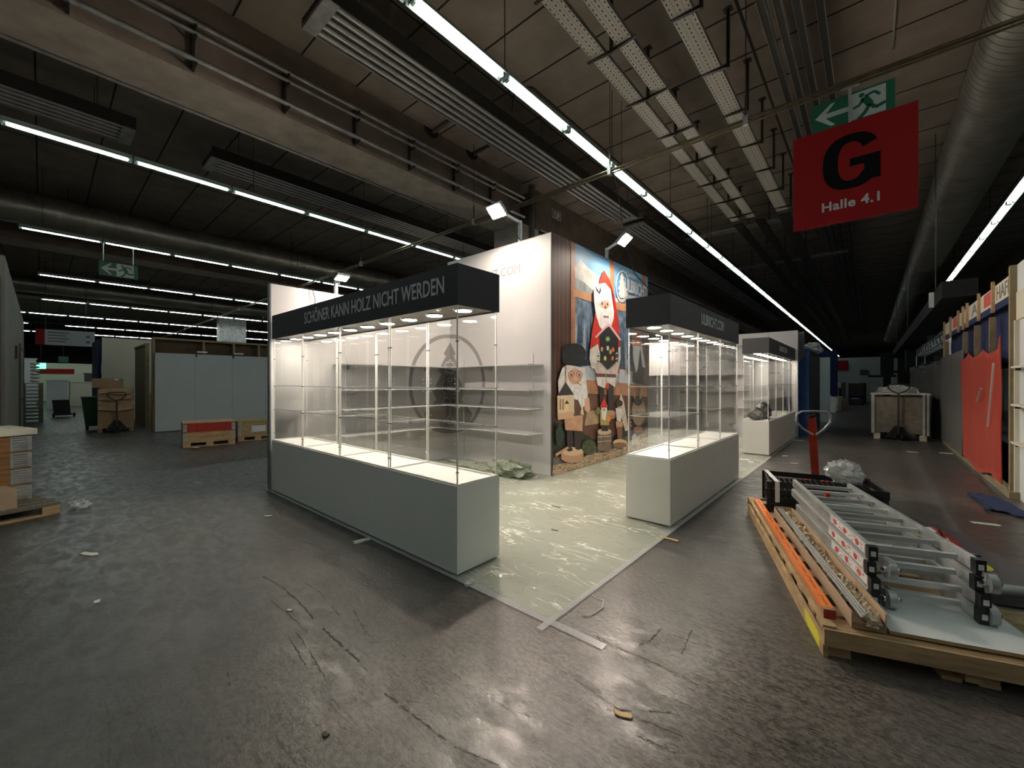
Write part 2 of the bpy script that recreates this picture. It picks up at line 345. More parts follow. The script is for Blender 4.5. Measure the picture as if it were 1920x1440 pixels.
# ================================================================ HALL SHELL
CZ = 7.0
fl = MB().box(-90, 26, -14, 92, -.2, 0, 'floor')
mat_sc = mat('scratch in the floor coating', (.022, .019, .018), .7)
def scratch(pts, w_=.006, seed=1):
    rn = random.Random(seed); P = [Vector((*G(*p), 0)) for p in pts]; Q = []
    for a, b in zip(P, P[1:]):
        for i in range(9): Q.append(a.lerp(b, i/9)+Vector((rn.uniform(-1, 1), rn.uniform(-1, 1), 0))*.004)
    for a, b in zip(Q, Q[1:]):
        if rn.random() < .10: continue
        d = (b-a).normalized(); n_ = Vector((-d.y, d.x, 0))*w_*rn.uniform(.3, 1.1); fl.poly([a+n_+Vector((0, 0, .0004)), a-n_+Vector((0, 0, .0004)), b-n_+Vector((0, 0, .0004)), b+n_+Vector((0, 0, .0004))], mat_sc, True)
for i, (pts, w_) in enumerate((([(493, 1080), (530, 1102), (570, 1138), (590, 1165)], .007), ([(605, 1178), (640, 1210), (680, 1245)], .009), ([(508, 1127), (545, 1155), (580, 1190)], .004), ([(540, 1192), (560, 1225), (575, 1255)], .004),
    ([(558, 1187), (585, 1230), (612, 1275)], .004), ([(662, 1145), (680, 1175), (695, 1197)], .005), ([(720, 1300), (780, 1345), (845, 1395)], .006), ([(740, 1310), (800, 1320)], .003), ([(1000, 1225), (1060, 1262), (1100, 1290), (1160, 1330), (1210, 1352), (1290, 1385)], .004),
    ([(1130, 1332), (1200, 1333), (1275, 1338)], .006), ([(1192, 1378), (1240, 1400), (1270, 1415)], .005), ([(1110, 1190), (1160, 1215), (1230, 1245), (1320, 1290)], .004), ([(1240, 1178), (1222, 1200), (1195, 1212)], .008), ([(1297, 1182), (1285, 1210), (1278, 1228)], .005),
    ([(1185, 1115), (1160, 1130)], .004), ([(1110, 1178), (1130, 1208)], .004), ([(900, 1290), (950, 1330), (1000, 1345)], .004), ([(610, 1155), (630, 1145), (640, 1160)], .003), ([(690, 1205), (745, 1200)], .003), ([(850, 1400), (900, 1420), (940, 1438)], .005), ([(425, 1260), (432, 1290)], .004), ([(560, 1085), (600, 1110), (640, 1160)], .003))):
    scratch(pts, w_, i)
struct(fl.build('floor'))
struct(MB().box(-90, 26, -14, 92, CZ, CZ+.3, 'ceil').build('ceiling'))
struct(MB().box(-90.3, -90, -14, 92, 0, CZ, 'darkconc').build('wall_left'))
struct(MB().box(26, 26.3, -14, 92, 0, CZ, 'darkconc').build('wall_right'))
struct(MB().box(-90, 26, 92, 92.3, 0, CZ, 'darkconc').build('wall_back'))
struct(MB().box(-90, 26, -14.3, -14, 0, CZ, 'darkconc').build('wall_front'))
j = MB()
for i in range(-12, 60):
    y = 4.83+i*.98; j.box(-60, 12, y-.012, y+.012, CZ-.006, CZ, 'joint')
for x in (-34, -27.5, -21, -14.2, -5.2, 3.0): j.box(x-.01, x+.01, -7, 60, CZ-.006, CZ, 'joint')
struct(j.build('trim_1'))
# stair core in concrete on the left
c = MB().box(-22.3, -10.9, -5, -.4, 0, 3.62, 'plaster')
struct(c.build('wall_core'))
d = thing('door_1', (-19.2, -.39, 0), 'grey steel door in the concrete stair core wall at left', 'door'); d['kind'] = 'structure'
MB().box(-20.6, -17.3, -.4, -.36, 2.45, 2.55, 'steel').box(-20.6, -20.5, -.4, -.36, 0, 2.45, 'steel').box(-17.4, -17.3, -.4, -.36, 0, 2.45, 'steel').build('door_frame', d)
MB().box(-20.5, -17.4, -.4, -.375, 0, 2.45, 'edge').build('door_leaf', d)
MB().box(-17.8, -17.6, -.375, -.33, 1.0, 1.05, 'steel').build('door_handle', d)
tag(MB().box(-15.05, -14.85, -.398, -.36, 2.05, 2.35, 'black').build('wall_box'), 'small black box mounted on the concrete core wall', 'box')
tag(MB().box(-10.6, -10.3, -.95, -.43, 0, 3.2, 'blackcloth').build('partition_panel'), 'near black panel standing at the very left edge before the concrete core', 'panel')

# concrete downstand beams, parallel to the aisle on the right
BN = 7.25
def cbeam(x0, x1, y0, y1, z, label, holes=None):
    b = MB()
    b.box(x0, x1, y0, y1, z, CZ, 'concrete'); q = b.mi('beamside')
    for i in (1, 2, 3, 4, 5): b.m[i] = q  # all but the underside get the darker concrete, so the soffit reads as lit
    o = b.build('concrete_beam'); tag(o, label, 'beam', 'concrete ceiling beams'); return o
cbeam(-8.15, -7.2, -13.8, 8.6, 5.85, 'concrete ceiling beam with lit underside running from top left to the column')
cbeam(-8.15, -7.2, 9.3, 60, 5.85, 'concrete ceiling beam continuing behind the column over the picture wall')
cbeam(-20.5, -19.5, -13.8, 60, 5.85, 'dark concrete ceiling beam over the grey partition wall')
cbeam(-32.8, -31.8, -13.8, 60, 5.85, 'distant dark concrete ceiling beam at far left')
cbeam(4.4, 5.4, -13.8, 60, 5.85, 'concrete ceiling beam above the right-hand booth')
# columns
def column(x0, x1, y0, y1, lab, m='concrete'):
    tag(MB().box(x0, x1, y0, y1, 0, 5.85 if x0 > -9 else CZ, m).build('column'), lab, 'column', 'concrete columns')
column(-8.2, -7.15, 8.62, 9.28, 'concrete column rising behind the tall white booth wall')
tag(MB().path([(-7.0, 8.85, 3.0), (-7.0, 8.85, 5.35)], .12, 'concrete', 16).path([(-7.0, 8.85, 5.35), (-7.0, 8.85, 6.9)], .09, 'darkconc', 12).build('downpipe'), 'round pale pipe running up beside the concrete column', 'pipe')
y0, z0 = onX(1035, 390, -7.19); y1, z1 = onX(1052, 416, -7.19)
s_ = thing('number_plate', (-7.19, (y0+y1)/2, z1), 'small white plate reading 07.2 on the concrete beam', 'sign')
MB().box(-7.198, -7.185, y0, y1, z1, z0, 'label').build('plate', s_)
MB().text('07.2', 'ink', TX((-7.184, (y0+y1)/2, (z0+z1)/2-.11), (0, 1, 0), (0, 0, 1)), .34, .8, .001, 'CENTER').build('lettering', s_)
# round openings in the beam with pipes passing
for i, (px, py, lb) in enumerate(((809, 240, 'nearer'), (885, 283, 'farther'))):
    yy, zz = onX(px, py, -7.19)
    t = thing('pipe_sleeve', (-7.19, yy, zz-.2), 'dark round opening with a pipe in the concrete beam, %s of the two' % lb, 'opening', 'pipe sleeves in the beam')
    MB().disc((-7.195, yy, zz), (1, 0, 0), .2, 'joint', 24, th=.012).build('opening', t)
    MB().path([(-7.185, yy+.05, zz-.06), (-6.2, yy+.05, zz-.02)], .045, 'darkconc', 10).build('pipe', t)
# pipes / handrail like tray along the beam
for z, r, lab in ((5.95, .035, 'lower'), (6.32, .028, 'middle'), (6.46, .035, 'upper')):
    o = MB().path([(-7.02, -8, z), (-7.02, 8.55, z)], r, 'galv', 10).build('service_pipe')
    tag(o, '%s of three thin pipes clipped along the side of the concrete beam' % lab, 'pipe', 'pipes along the concrete beam')
pr = None
for i in range(10):
    y = -2.2+i*1.2
    if pr is None:
        pr = thing('pipe_bracket', (-7.1, y, 5.9), '', 'bracket', 'brackets of the beam pipes')
        MB().box(-7.2, -7.15, y-.02, y+.02, 5.88, 6.55, 'steel').build('upright', pr)
        for z in (5.9, 6.28, 6.42): MB().box(-7.16, -6.98, y-.015, y+.015, z-.015, z+.01, 'steel').build('arm', pr)
        r0 = pr
    else: r0 = copy_thing(pr, (-7.1, y, 5.9), 0)
    r0['label'] = 'small dark bracket holding three pipes on the concrete beam'
tag(MB().path([(-8.3, -8, 5.9), (-8.3, 8, 5.9)], .03, 'galv', 8).build('service_pipe'), 'thin shiny pipe along the far lower edge of the lit concrete beam', 'pipe')
tag(MB().path([(-9.0, -.2, 6.97), (-9.0, .6, 6.97), (-9.0, 5.4, 6.97)], .03, 'darkconc', 8).build('service_pipe'), 'thin grey pipe under the dark ceiling left of the lit concrete beam', 'pipe')

# ---------------------------------------------------------------- fluorescent rows
def make_light():
    t = thing('light_fixture', (0, 0, 0), '', 'ceiling light')
    b = MB(); L_ = 1.47
    prof = [(-.095, .03), (-.055, .085), (.055, .085), (.095, .03), (.09, .028), (.045, .072), (-.045, .072), (-.09, .028)]
    b.prism([(x, 0, z) for x, z in prof], (0, L_, 0), 'refl'); b.box(-.04, .04, 0, L_, .085, .12, 'refl')
    b.box(-.045, .045, -.003, .004, .0, .08, 'refl').box(-.045, .045, L_-.004, L_+.003, .0, .08, 'refl')
    b.build('reflector', t, world=False)
    MB().path([(0.0, .05, .028), (0, L_-.05, .028)], .0145, 'tube', 8).build('tube', t, world=False)
    e = MB()
    for yy in (.02, L_-.05): e.box(-.03, .03, yy, yy+.03, .01, .07, 'galv')
    e.build('lampholder', t, world=False)
    return t
lf = make_light(); used = [False]
rows = [(-3.66, 5.53, 4.05, -10, 52, 'main fluorescent row crossing from top centre to the right distance', 1),
        (-9.93, 5.44, 1.08, -3, 12, 'fluorescent row nearest on the left, below the concrete beam', 1),
        (-16.0, 5.36, 1.12, -1, 14, 'second fluorescent row on the left, level with the ceiling duct', 1),
        (-22.4, 5.35, 1.41, -1, 15, 'third fluorescent row on the left, below the hanging exit sign', 1),
        (-28.3, 5.27, 1.47, -1, 12, 'fourth fluorescent row on the left in the distance', 1),
        (-34.6, 5.3, -5.0, 0, 18, 'fifth fluorescent row on the left in the distance', 1),
        (-40.8, 5.3, -5.0, 0, 16, 'sixth fluorescent row on the left in the distance', 1),
        (-47.0, 5.3, -2.0, 0, 10, 'farthest fluorescent row on the left', 1),
        (2.36, 5.53, 12.9, -14, 8, 'fluorescent row at the right edge beside the duct', 1),
        (8.5, 5.53, 1.2, -9, 12, 'fluorescent row over the aisle beyond the right-hand booth', 1),
        (2.36, 5.53, 60, 0, 8, 'short lit piece of the right fluorescent row far down the aisle', 1)]
for X, Z, J, i0, i1, lab, _ in rows:
    for i in range(i0, i1):
        y = J+i*1.5
        if X == -16.0 and y > 13: continue
        if X == -40.8 and -1.5 < y < .5: continue
        o = lf if not used[0] else copy_thing(lf, (0, 0, 0), 0); used[0] = True
        o.location = (X, y+.015, Z-.02); o['label'] = 'single luminaire in the '+lab; o['group'] = lab
# mounting rails under the ceiling carrying the rows
for X, Z, J, i0, i1, lab, _ in rows:
    y0_, y1_ = max(J+i0*1.5, -13.5), J+i1*1.5
    t = thing('mounting_rail', (X, (y0_+y1_)/2, Z+.1), 'thin rail over the '+lab, 'rail', 'mounting rails')
    MB().box(X-.02, X+.02, y0_, y1_, Z+.101, Z+.125, 'steel').build('rail', t)
    y = y0_+.4
    while y < min(y1_, 76): MB().path([(X, y, Z+.125), (X, y, CZ-.005)], .006, 'steel', 6).build('rod', t); y += 6.0
# suspension rods of the main row
rod = None
for i in range(-2, 14):
    y = 4.05+i*1.5
    o = MB().path([(-3.66, y, 5.66), (-3.66, y, CZ-.005)], .007, 'steel', 6).build('suspension_rod') if rod is None else rod.copy()
    if rod is None: rod = o
    else: COL.objects.link(o); o.location.y += y-1.05
    tag(o, 'thin dark rod holding the main fluorescent row under the ceiling', 'rod', 'rods of the main light row')
    if i % 2: bpy.data.objects.remove(o, do_unlink=True) if o is not rod else None

# ---------------------------------------------------------------- finned radiant panels
def radiant(x0, x1, y0, y1, z, lab, nf=5):
    t = thing('radiant_panel', ((x0+x1)/2, (y0+y1)/2, z), lab, 'heating panel', 'radiant ceiling panels')
    MB().box(x0, x1, y0, y1, z+.05, z+.13, 'steel').box(x0-.01, x0+.012, y0, y1, z+.0, z+.13, 'galv').box(x1-.012, x1+.01, y0, y1, z+.0, z+.22, 'steel').build('housing', t)
    w_ = (x1-x0)/nf
    for i in range(nf):
        a = x0+w_*(i+.2); k = MB()
        k.box(a, a+w_*.6, y0+.02, y1-.02, z+.02, z+.05, 'galv').path([(a+w_*.3, y0+.02, z+.02), (a+w_*.3, y1-.02, z+.02)], .022, 'alu', 8)
        k.build('fin', t)
    for yy in (y0, y1-.18): MB().box(x0-.005, x1+.005, yy, yy+.18, z-.005, z+.045, 'galv').build('end_cover', t)
    k = MB(); n = max(2, int((y1-y0)/2.4))
    for i in range(n):
        yy = y0+.5+(y1-y0-1)*i/(n-1)
        for xx in (x0+.08, x1-.08): k.path([(xx, yy, z+.13), (xx, yy, CZ-.005)], .006, 'steel', 6)
    k.build('hanger', t)
radiant(-5.62, -4.95, 2.25, 11.1, 6.15, 'long finned radiant panel hanging beside the main light row, nearest')
radiant(-5.62, -4.95, 11.5, 24, 6.15, 'second finned radiant panel beside the main light row, behind the nearest')
radiant(-5.62, -4.95, 24.4, 36, 6.15, 'third finned radiant panel far down the main light row')
radiant(-10.95, -10.2, -6.5, 1.15, 6.15, 'dark finned radiant panel at the left, ending above the nearest left light row')
radiant(-10.95, -10.2, 2.3, 12, 6.15, 'finned radiant panel in line over the nearest left light row')
radiant(-18.9, -18.1, -6, 3.2, 6.3, 'dim radiant panel above the left ceiling duct, nearer one')
radiant(-18.9, -18.1, 4.6, 14, 6.3, 'dim radiant panel above the left ceiling duct, farther one')
# thin dark pipe with bend right of the first radiant panel
tag(MB().path([(-4.95, 5.7, 6.5), (-4.75, 5.55, 6.75), (-4.55, 5.75, 6.75), (-4.5, 6.4, 6.7), (-4.5, 30, 6.7)], .03, 'steel', 8).build('service_pipe'), 'dark bent pipe running beside the first radiant panel', 'pipe')
# ---------------------------------------------------------------- cable trays (perforated, white underside)
def tray(x0, x1, y0, y1, z, lab):
    t = thing('cable_tray', ((x0+x1)/2, (y0+y1)/2, z), lab, 'cable tray', 'perforated cable trays')
    b = MB(); b.box(x0, x1, y0, y1, z, z+.004, 'galvw').box(x0-.004, x0, y0, y1, z-.004, z+.06, 'galv').box(x1, x1+.004, y0, y1, z-.004, z+.06, 'galv')
    b.build('channel', t)
    k = MB(); w_ = x1-x0; y = y0+.03; rw = 0
    while y < min(y1, 14):
        for q, fx in enumerate((.1, .3, .5, .7, .9)):
            cx = x0+w_*fx
            if q % 2 == 0:
                if rw % 2 == 0: k.box(cx-.006, cx+.006, y-.018, y+.018, z-.0012, z-.0002, 'joint')
            else:
                k.box(cx-.005, cx+.005, y+.02, y+.03, z-.0012, z-.0002, 'joint')
        y += .045; rw += 1
    k.build('perforation', t)
    return t
for x0, x1, lab in ((-3.06, -2.85, 'left'), (-2.66, -2.45, 'middle'), (-1.94, -1.68, 'right')):
    tray(x0, x1, -4, 13.3, 6.2, '%s of the three pale perforated cable trays under the ceiling' % lab)
def bracket(cx, y, sides, tpl=[None, None]):
    k = 0 if len(sides) == 2 else 1
    if tpl[k] is None:
        t = thing('tray_bracket', (0, 0, 0), '', 'bracket', 'cantilever brackets of the cable trays')
        MB().box(-.02, .02, -.02, .02, -.06, .8, 'steel').box(-.06, .06, -.05, .05, .79, .8, 'steel').build('post', t, world=False)
        for s in sides:
            MB().prism([(s*.02, -.02, -.05), (s*.38, -.02, -.015), (s*.38, -.02, -.006), (s*.02, -.02, -.006)][::(1 if s > 0 else -1)], (0, .04, 0), 'steel').build('arm', t, world=False)
        tpl[k] = t; o = t
    else: o = copy_thing(tpl[k], (0, 0, 0), 0)
    o.location = (cx, y, 6.2); o['label'] = 'dark steel post with %s carrying the pale cable trays' % ('two pointed arms' if k == 0 else 'one pointed arm')
    o['group'] = 'double tray brackets' if k == 0 else 'single tray brackets'
for i in range(9): bracket(-2.755, 2.75+i*1.27, (-1, 1))
for i in range(9): bracket(-1.58, 2.85+i*1.27, (-1,))
# darker stretch of trays and cross channels farther away
for x0, x1, lab in ((-3.06, -2.85, 'left'), (-2.5, -2.3, 'middle'), (-1.94, -1.68, 'right')):
    t = thing('cable_tray', (x0, 36, 6.15), 'dark continuation of the %s cable tray in the distance' % lab, 'cable tray', 'distant dark cable trays')
    MB().box(x0, x1, 13.6, 60, 6.15, 6.22, 'steel').build('channel', t)
    for q in range(6): MB().box(x1-.02, x1, 14.5+q*3, 14.54+q*3, 6.22, CZ, 'steel').build('hanger', t)
for y in (14.0, 19.0): tag(MB().box(-4.6, -.6, y, y+.3, 6.222, 6.26, 'galv').build('cross_channel'), 'dim cross channel under the ceiling, %s of the two' % ('nearer' if y < 15 else 'farther'), 'cable tray')
for i, x in enumerate((-1.17, -1.0, -.80, -.56)):
    tag(MB().box(x, x+.085, -4, 60, 6.66, 6.74, 'steel').box(x-.004, x, -4, 60, 6.65, 6.75, 'alu').box(x+.085, x+.089, -4, 60, 6.65, 6.75, 'alu').build('cable_channel'), 'dark metal channel under the ceiling, %s of the four from the left' % ('first', 'second', 'third', 'fourth')[i], 'cable channel', 'four dark channels')
tag(MB().path([(-1.38, -4, 6.70), (-1.38, 18, 6.70)], .02, 'steel', 8).build('service_pipe'), 'thin dark conduit between the pale trays and the dark channels', 'pipe')
tag(MB().path([(.28, 1.0, 6.984), (.28, 9.2, 6.984)], .015, 'alu', 8).build('service_pipe'), 'thin pale conduit on the ceiling right of the dark channels', 'pipe')
# ---------------------------------------------------------------- ducts
def duct(x, r, y0, y1, z, lab, m='duct'):
    t = thing('air_duct', (x, (y0+y1)/2, z), lab, 'air duct', 'round ceiling ducts')
    MB().path([(x, y0, z), (x, y1, z)], r, m, 40).build('pipe_body', t)
    k = MB(); y = y0+.1
    while y < min(y1, 22): k.path([(x, y, z), (x, y+.012, z)], r+.006, m, 40); y += .14
    k.build('rib', t)
    y = y0+2
    while y < y1: MB().path([(x, y, z), (x, y+.05, z)], r+.018, m, 40).build('collar', t); y += 5.75
    y = y0+1.5
    while y < y1: MB().path([(x, y, z+r), (x, y, CZ-.005)], .012, 'steel', 6).build('hanger', t); y += 6.0
duct(1.61, .5, -3.6, 60, 6.2, 'large round ribbed sheet metal duct at the upper right')
duct(-17.1, .43, -7, 40, 6.18, 'long round sheet metal duct above the left light rows')
duct(-30.2, .4, -7, 40, 6.2, 'dim round duct far at the left')

# ---------------------------------------------------------------- overhead bar, signs
BY, BZ = 6.57, 5.22
t = thing('overhead_bar', (-10, BY, BZ), 'thin brass coloured bar hanging across the whole hall and holding the red sign', 'bar')
MB().path([(-52, BY, BZ), (3.4, BY, BZ)], .026, 'brass', 10).path([(-52, BY, BZ-.055), (3.4, BY, BZ-.055)], .015, 'brass', 8).build('tube', t)
k = MB()
for x in (-36, -29, -24, -17.8, -12, -6.9, -3.45, -1.33, 2.7): k.path([(x, BY, BZ), (x, BY, CZ-.004)], .006, 'steel', 6)
k.build('wire', t)
for x in (-36, -29, -24, -17.8, -12, -6.9, -3.45, -1.33, 2.7): MB().box(x-.03, x+.03, BY-.04, BY+.04, BZ-.08, BZ+.05, 'galv').box(x-.012, x+.012, BY-.012, BY+.012, BZ+.0501, BZ+.35, 'steel').build('clamp', t)
def exit_face(mb_green, t, T, w_, h_, thick=.04, strut=True):
    """T: frame with origin at lower left of the face, x right, y up, z to the viewer"""
    MB().box(0, w_, 0, h_, -thick, 0, 'green', T).build('board', t)
    a = h_
    MB().prism([T @ Vector((x*a+.03*a, y*a, .0005)) for x, y in ((.06, .5), (.5, .88), (.62, .88), (.36, .58), (1.0, .58), (1.0, .42), (.36, .42), (.62, .12), (.5, .12))], T.to_3x3() @ Vector((0, 0, .002)), 'greenl').build('arrow', t)
    x0 = w_-a*1.12
    k = MB(); k.box(x0, x0+a*.9, .06*a, .94*a, .0005, .002, 'greenl', T); k.build('pictogram_field', t)
    k = MB(); P = lambda x, y, z=.003: T @ Vector((x0+a*x, a*y, z))
    def limb(pts, r):
        for q0, q1 in zip(pts, pts[1:]):
            dx, dy = q1[0]-q0[0], q1[1]-q0[1]; l = math.hypot(dx, dy); nx, ny = -dy/l*r, dx/l*r
            k.poly([P(q0[0]+nx, q0[1]+ny), P(q0[0]-nx, q0[1]-ny), P(q1[0]-nx, q1[1]-ny), P(q1[0]+nx, q1[1]+ny)], 'green', True)
    k.poly([P(.30+.075*math.cos(i*math.pi/6), .80+.075*math.sin(i*math.pi/6)) for i in range(12)], 'green')
    limb([(.36, .70), (.52, .42)], .10); limb([(.38, .72), (.62, .80), (.76, .64)], .042); limb([(.34, .70), (.26, .50), (.08, .44)], .042)
    limb([(.50, .42), (.40, .22), (.20, .02)], .055); limb([(.52, .44), (.64, .26), (.90, .34)], .055)
    k.build('running_figure', t)
# red G sign
t = thing('hall_sign', (-.18, BY, 3.50), 'square red sign with a black G and the words Halle 4.1', 'sign')
MB().box(-.768, .412, BY-.03, BY+.03, 3.50, 4.703, 'red').build('board', t)
TS = TX((-.19, BY-.031, 0), (1, 0, 0), (0, 0, 1))
k = MB(); cx_, cz_ = -.18, 4.22
def gp(a, rx, rz): return (cx_+rx*math.copysign(abs(math.cos(a))**.82, math.cos(a)), BY-.032, cz_+rz*math.copysign(abs(math.sin(a))**.82, math.sin(a)))
a0, a1, n = R(30), R(325), 40
for i in range(n):
    a, b = a0+(a1-a0)*i/n, a0+(a1-a0)*(i+1)/n
    k.poly([gp(a, .125, .235), gp(a, .275, .335), gp(b, .275, .335), gp(b, .125, .235)], 'signblack', False)
k.box(cx_+.125, cx_+.272, BY-.0325, BY-.0318, cz_-.27, cz_+.03, 'signblack').box(cx_-.01, cx_+.125, BY-.0325, BY-.0318, cz_-.065, cz_+.03, 'signblack')
k.build('letter', t)
MB().text('Halle 4.1', 'signwhite', TX((-.18, BY-.032, 3.665), (1, 0, 0), (0, 0, 1)), .155, 1.0, .001, 'CENTER', 1.05, bold=.004).build('lettering', t)
k = MB(); k.box(-.205, -.175, BY-.03, BY-.005, 4.7035, 5.13, 'galv').box(-.28, -.10, BY-.02, BY+.02, 5.131, 5.15, 'galv')
k.build('hanger', t)
t = thing('exit_sign', (-.19, BY, 4.71), 'green emergency exit sign with arrow, hanging above the red sign', 'exit sign', 'green exit signs')
exit_face(None, t, TX((-.57, BY+.004, 4.706), (1, 0, 0), (0, 0, 1)), .79, .365)
# left hanging exit sign (faces the right-hand side)
t = thing('exit_sign', (-15.95, 1.43, 4.45), 'green emergency exit sign with arrow, hanging under the second left light row', 'exit sign', 'green exit signs')
exit_face(None, t, TX((-15.95, 1.04, 4.46), (0, 1, 0), (0, 0, 1)), .80, .40)
k = MB()
for y in (1.13, 1.74): k.path([(-15.97, y, 4.86), (-15.97, y, 5.36)], .012, 'galv', 6)
k.build('hanger', t)
# distant hall direction sign
ya, za = onX(66, 620, -28); yb, zb = onX(178, 652, -28)
t = thing('direction_sign', (-28, .7, 3.2), 'long dim white direction board with a red end field, hanging at far left', 'sign')
yr = onX(84, 620, -28)[0]
MB().box(-28.05, -28, yr, yb, 3.2, 3.9, 'wallgrey').build('board', t)
MB().box(-28.05, -28, ya, yr, 3.2, 3.9, 'red').build('red_field', t)
k = MB()
for i in range(4): k.box(-28, -27.99, yr+.1, yr+.75-.1*(i % 2), 3.75-.13*i, 3.79-.13*i, 'steel')
k.box(-28, -27.99, yb-.3, yb-.17, 3.6, 3.7, 'black').box(-28, -27.99, yb-.3, yb-.17, 3.35, 3.45, 'black')
k.build('lettering', t)
k = MB()
for y in (ya+.3, yb-.3): k.path([(-28.02, y, 3.9), (-28.02, y, CZ-.003)], .012, 'steel', 6)
k.build('hanger', t)
for X, px, py, n in ((-48, 77, 686, 'green lit exit sign glowing far away at left'), (-44, 119, 674, 'small green exit sign far away between the distant lights')):
    y, z = onX(px, py, X)
    t = thing('exit_sign', (X, y, z), n, 'exit sign', 'green exit signs'); MB().box(X-.1, X, y-.25, y+.25, z-.22, z+.22, 'exitglow' if px == 77 else 'green').build('board', t); MB().path([(X-.05, y, z+.22), (X-.05, y, CZ-.003)], .012, 'steel', 6).build('hanger', t)

# ================================================================ THE BOOTH
def fit_text(mb, body, m, T, width, height, ext=.001, bold=.0, **k):
    """write the text so that its outline fills exactly width x height, lower left corner at T's origin"""
    n0 = len(mb.v); mb.text(body, m, Matrix(), 1, 1, ext, 'LEFT', bold=bold, **k)
    V = mb.v[n0:]; x0 = min(v.x for v in V); x1 = max(v.x for v in V); y0 = min(v.y for v in V if v.y > -.1); y0 = 0; y1 = max(v.y for v in V)
    for i in range(n0, len(mb.v)):
        v = mb.v[i]; mb.v[i] = T @ Vector(((v.x-x0)/(x1-x0)*width, (v.y-y0)/(y1-y0)*height, v.z))
    return mb
# floor covering under film and tape
tag(MB().box(-6.3, -1.50, 2.12, 13.55, .0, .006, 'filmfloor').build('carpet'), 'pale green carpet under wrinkled clear plastic film on the booth floor', 'carpet')
tag(MB().box(-6.45, -1.13, 2.06, 2.118, .0062, .0075, 'tape').build('adhesive_tape'), 'clear adhesive tape along the front carpet edge, end sticking out onto the dark floor', 'tape')
tag(MB().box(-1.53, -1.485, 1.98, 9.6, .0077, .0088, 'tape').build('adhesive_tape'), 'clear adhesive tape along the aisle-side carpet edge', 'tape')
def wall(x0, x1, y0, y1, h_, label, m='white'):
    t = thing('partition_wall', ((x0+x1)/2, (y0+y1)/2, 0), label, 'partition wall', None)
    MB().box(x0, x1, y0, y1, .0, h_, m).build('panel', t); return t
XW, YW, XM, YB = -6.30, 5.35, -3.83, 13.65
wl = thing('partition_wall', (XW-.04, 3.7, 0), 'low white booth side wall behind the left display case, cable hanging over it', 'partition wall')
MB().box(XW-.08, XW, 2.108, YW, 0, 2.88, 'white').build('panel', wl)
MB().box(XW-.085, XW-.002, 2.09, 2.108, 0, 2.885, 'edge').build('edge_strip', wl)
wf = wall(XW-.08, XM-.02, YW, YW+.08, 3.9, 'tall white booth wall with grey web address and half of the tree emblem')
wm = wall(XM-.08, XM-.004, YW+.08, 9.11, 3.9, 'tall booth wall carrying the big picture of wooden figures')
MB().box(XM-.02, XM-.004, YW, YW+.08, 0, 3.9, 'edge').build('edge_strip', wf)
wall(XW-.08, XM-.08, 9.03, 9.11, 3.9, 'rear white wall of the tall store room behind the picture wall')
wall(XW-.08, XW, YW+.08, 9.03, 3.9, 'left outer wall of the tall store room')
wall(-8.5, -1.50, YB, YB+.08, 2.93, 'white back wall of the second booth bay with shelves and small grey slogan')
# joints of the panels
# emblem, half on each wall
def emblem(t, place, half):
    CZ_, Rr, w_ = 1.47, .98, .075
    k = MB(); n = 40
    for i in range(n):
        a0 = -math.pi/2+math.pi*i/n; a1 = -math.pi/2+math.pi*(i+1)/n
        k.poly([place(r*math.cos(a), CZ_+r*math.sin(a), .0012) for a, r in ((a0, Rr-w_), (a0, Rr), (a1, Rr), (a1, Rr-w_))], 'emb', half)
    k.build('emblem_ring', t)
    prof = [(0, 2.30), (.17, 2.06), (.11, 2.02), (.30, 1.72), (.22, 1.66), (.44, 1.33), (.34, 1.17), (.66, .90), (.52, .70), (.25, .56), (0, .50)]
    k = MB()
    for (s0, z0), (s1, z1) in zip(prof, prof[1:]): k.poly([place(0, z0, .002), place(s0, z0, .002), place(s1, z1, .002), place(0, z1, .002)], 'emb', half)
    k.build('emblem_tree', t)
    k = MB()
    def ln(pts, w=.012, m='white', e=.004):
        for (a, b), (c, d) in zip(pts, pts[1:]):
            l = math.hypot(c-a, d-b) or 1; nx, nz = -(d-b)/l*w, (c-a)/l*w
            k.poly([place(a+nx, b+nz, e), place(a-nx, b-nz, e), place(c-nx, d-nz, e), place(c+nx, d+nz, e)], m, half)
    def rc(a, b, c, d, m, e=.003): k.poly([place(a, b, e), place(c, b, e), place(c, d, e), place(a, d, e)], m, half)
    ln([(0, 1.96), (.03, 1.93), (.03, 1.89), (.10, 1.90), (.14, 1.82), (.10, 1.70), (0, 1.69)])       # crown
    ln([(0, 1.80), (.04, 1.76), (.07, 1.82), (.11, 1.76)])
    rc(0, 1.42, .13, 1.64, 'embd'); rc(.10, 1.28, .22, 1.56, 'embd'); rc(.03, 1.05, .18, 1.20, 'embd'); rc(.02, .78, .11, 1.04, 'embd')
    ln([(.02, 1.60), (.07, 1.56), (.02, 1.50)], .006, 'whitebd'); ln([(.13, 1.55), (.20, 1.50), (.20, 1.32), (.12, 1.28)], .006, 'whitebd'); ln([(.04, 1.18), (.16, 1.20), (.17, 1.08)], .006, 'whitebd')
    ln([(.02, 1.0), (.03, .82), (.10, .78)], .006, 'whitebd')
    ln([(0, .74), (.15, .76), (.15, .66), (0, .64)], .010)
    k.build('emblem_nutcracker', t)
emblem(wf, lambda s, z, e: (XW+s, YW-e, z), False)
emblem(wl, lambda s, z, e: (XW+e, YW-s, z), True)
xr, zr = onY(975, 511, YW); xl = xr-1.42
fit_text(MB(), 'ULBRICHT.COM', 'letterw', TX((xl, YW-.002, zr), (1, 0, 0), (0, 0, 1)), xr-xl, .15, bold=.0).build('lettering', wf)
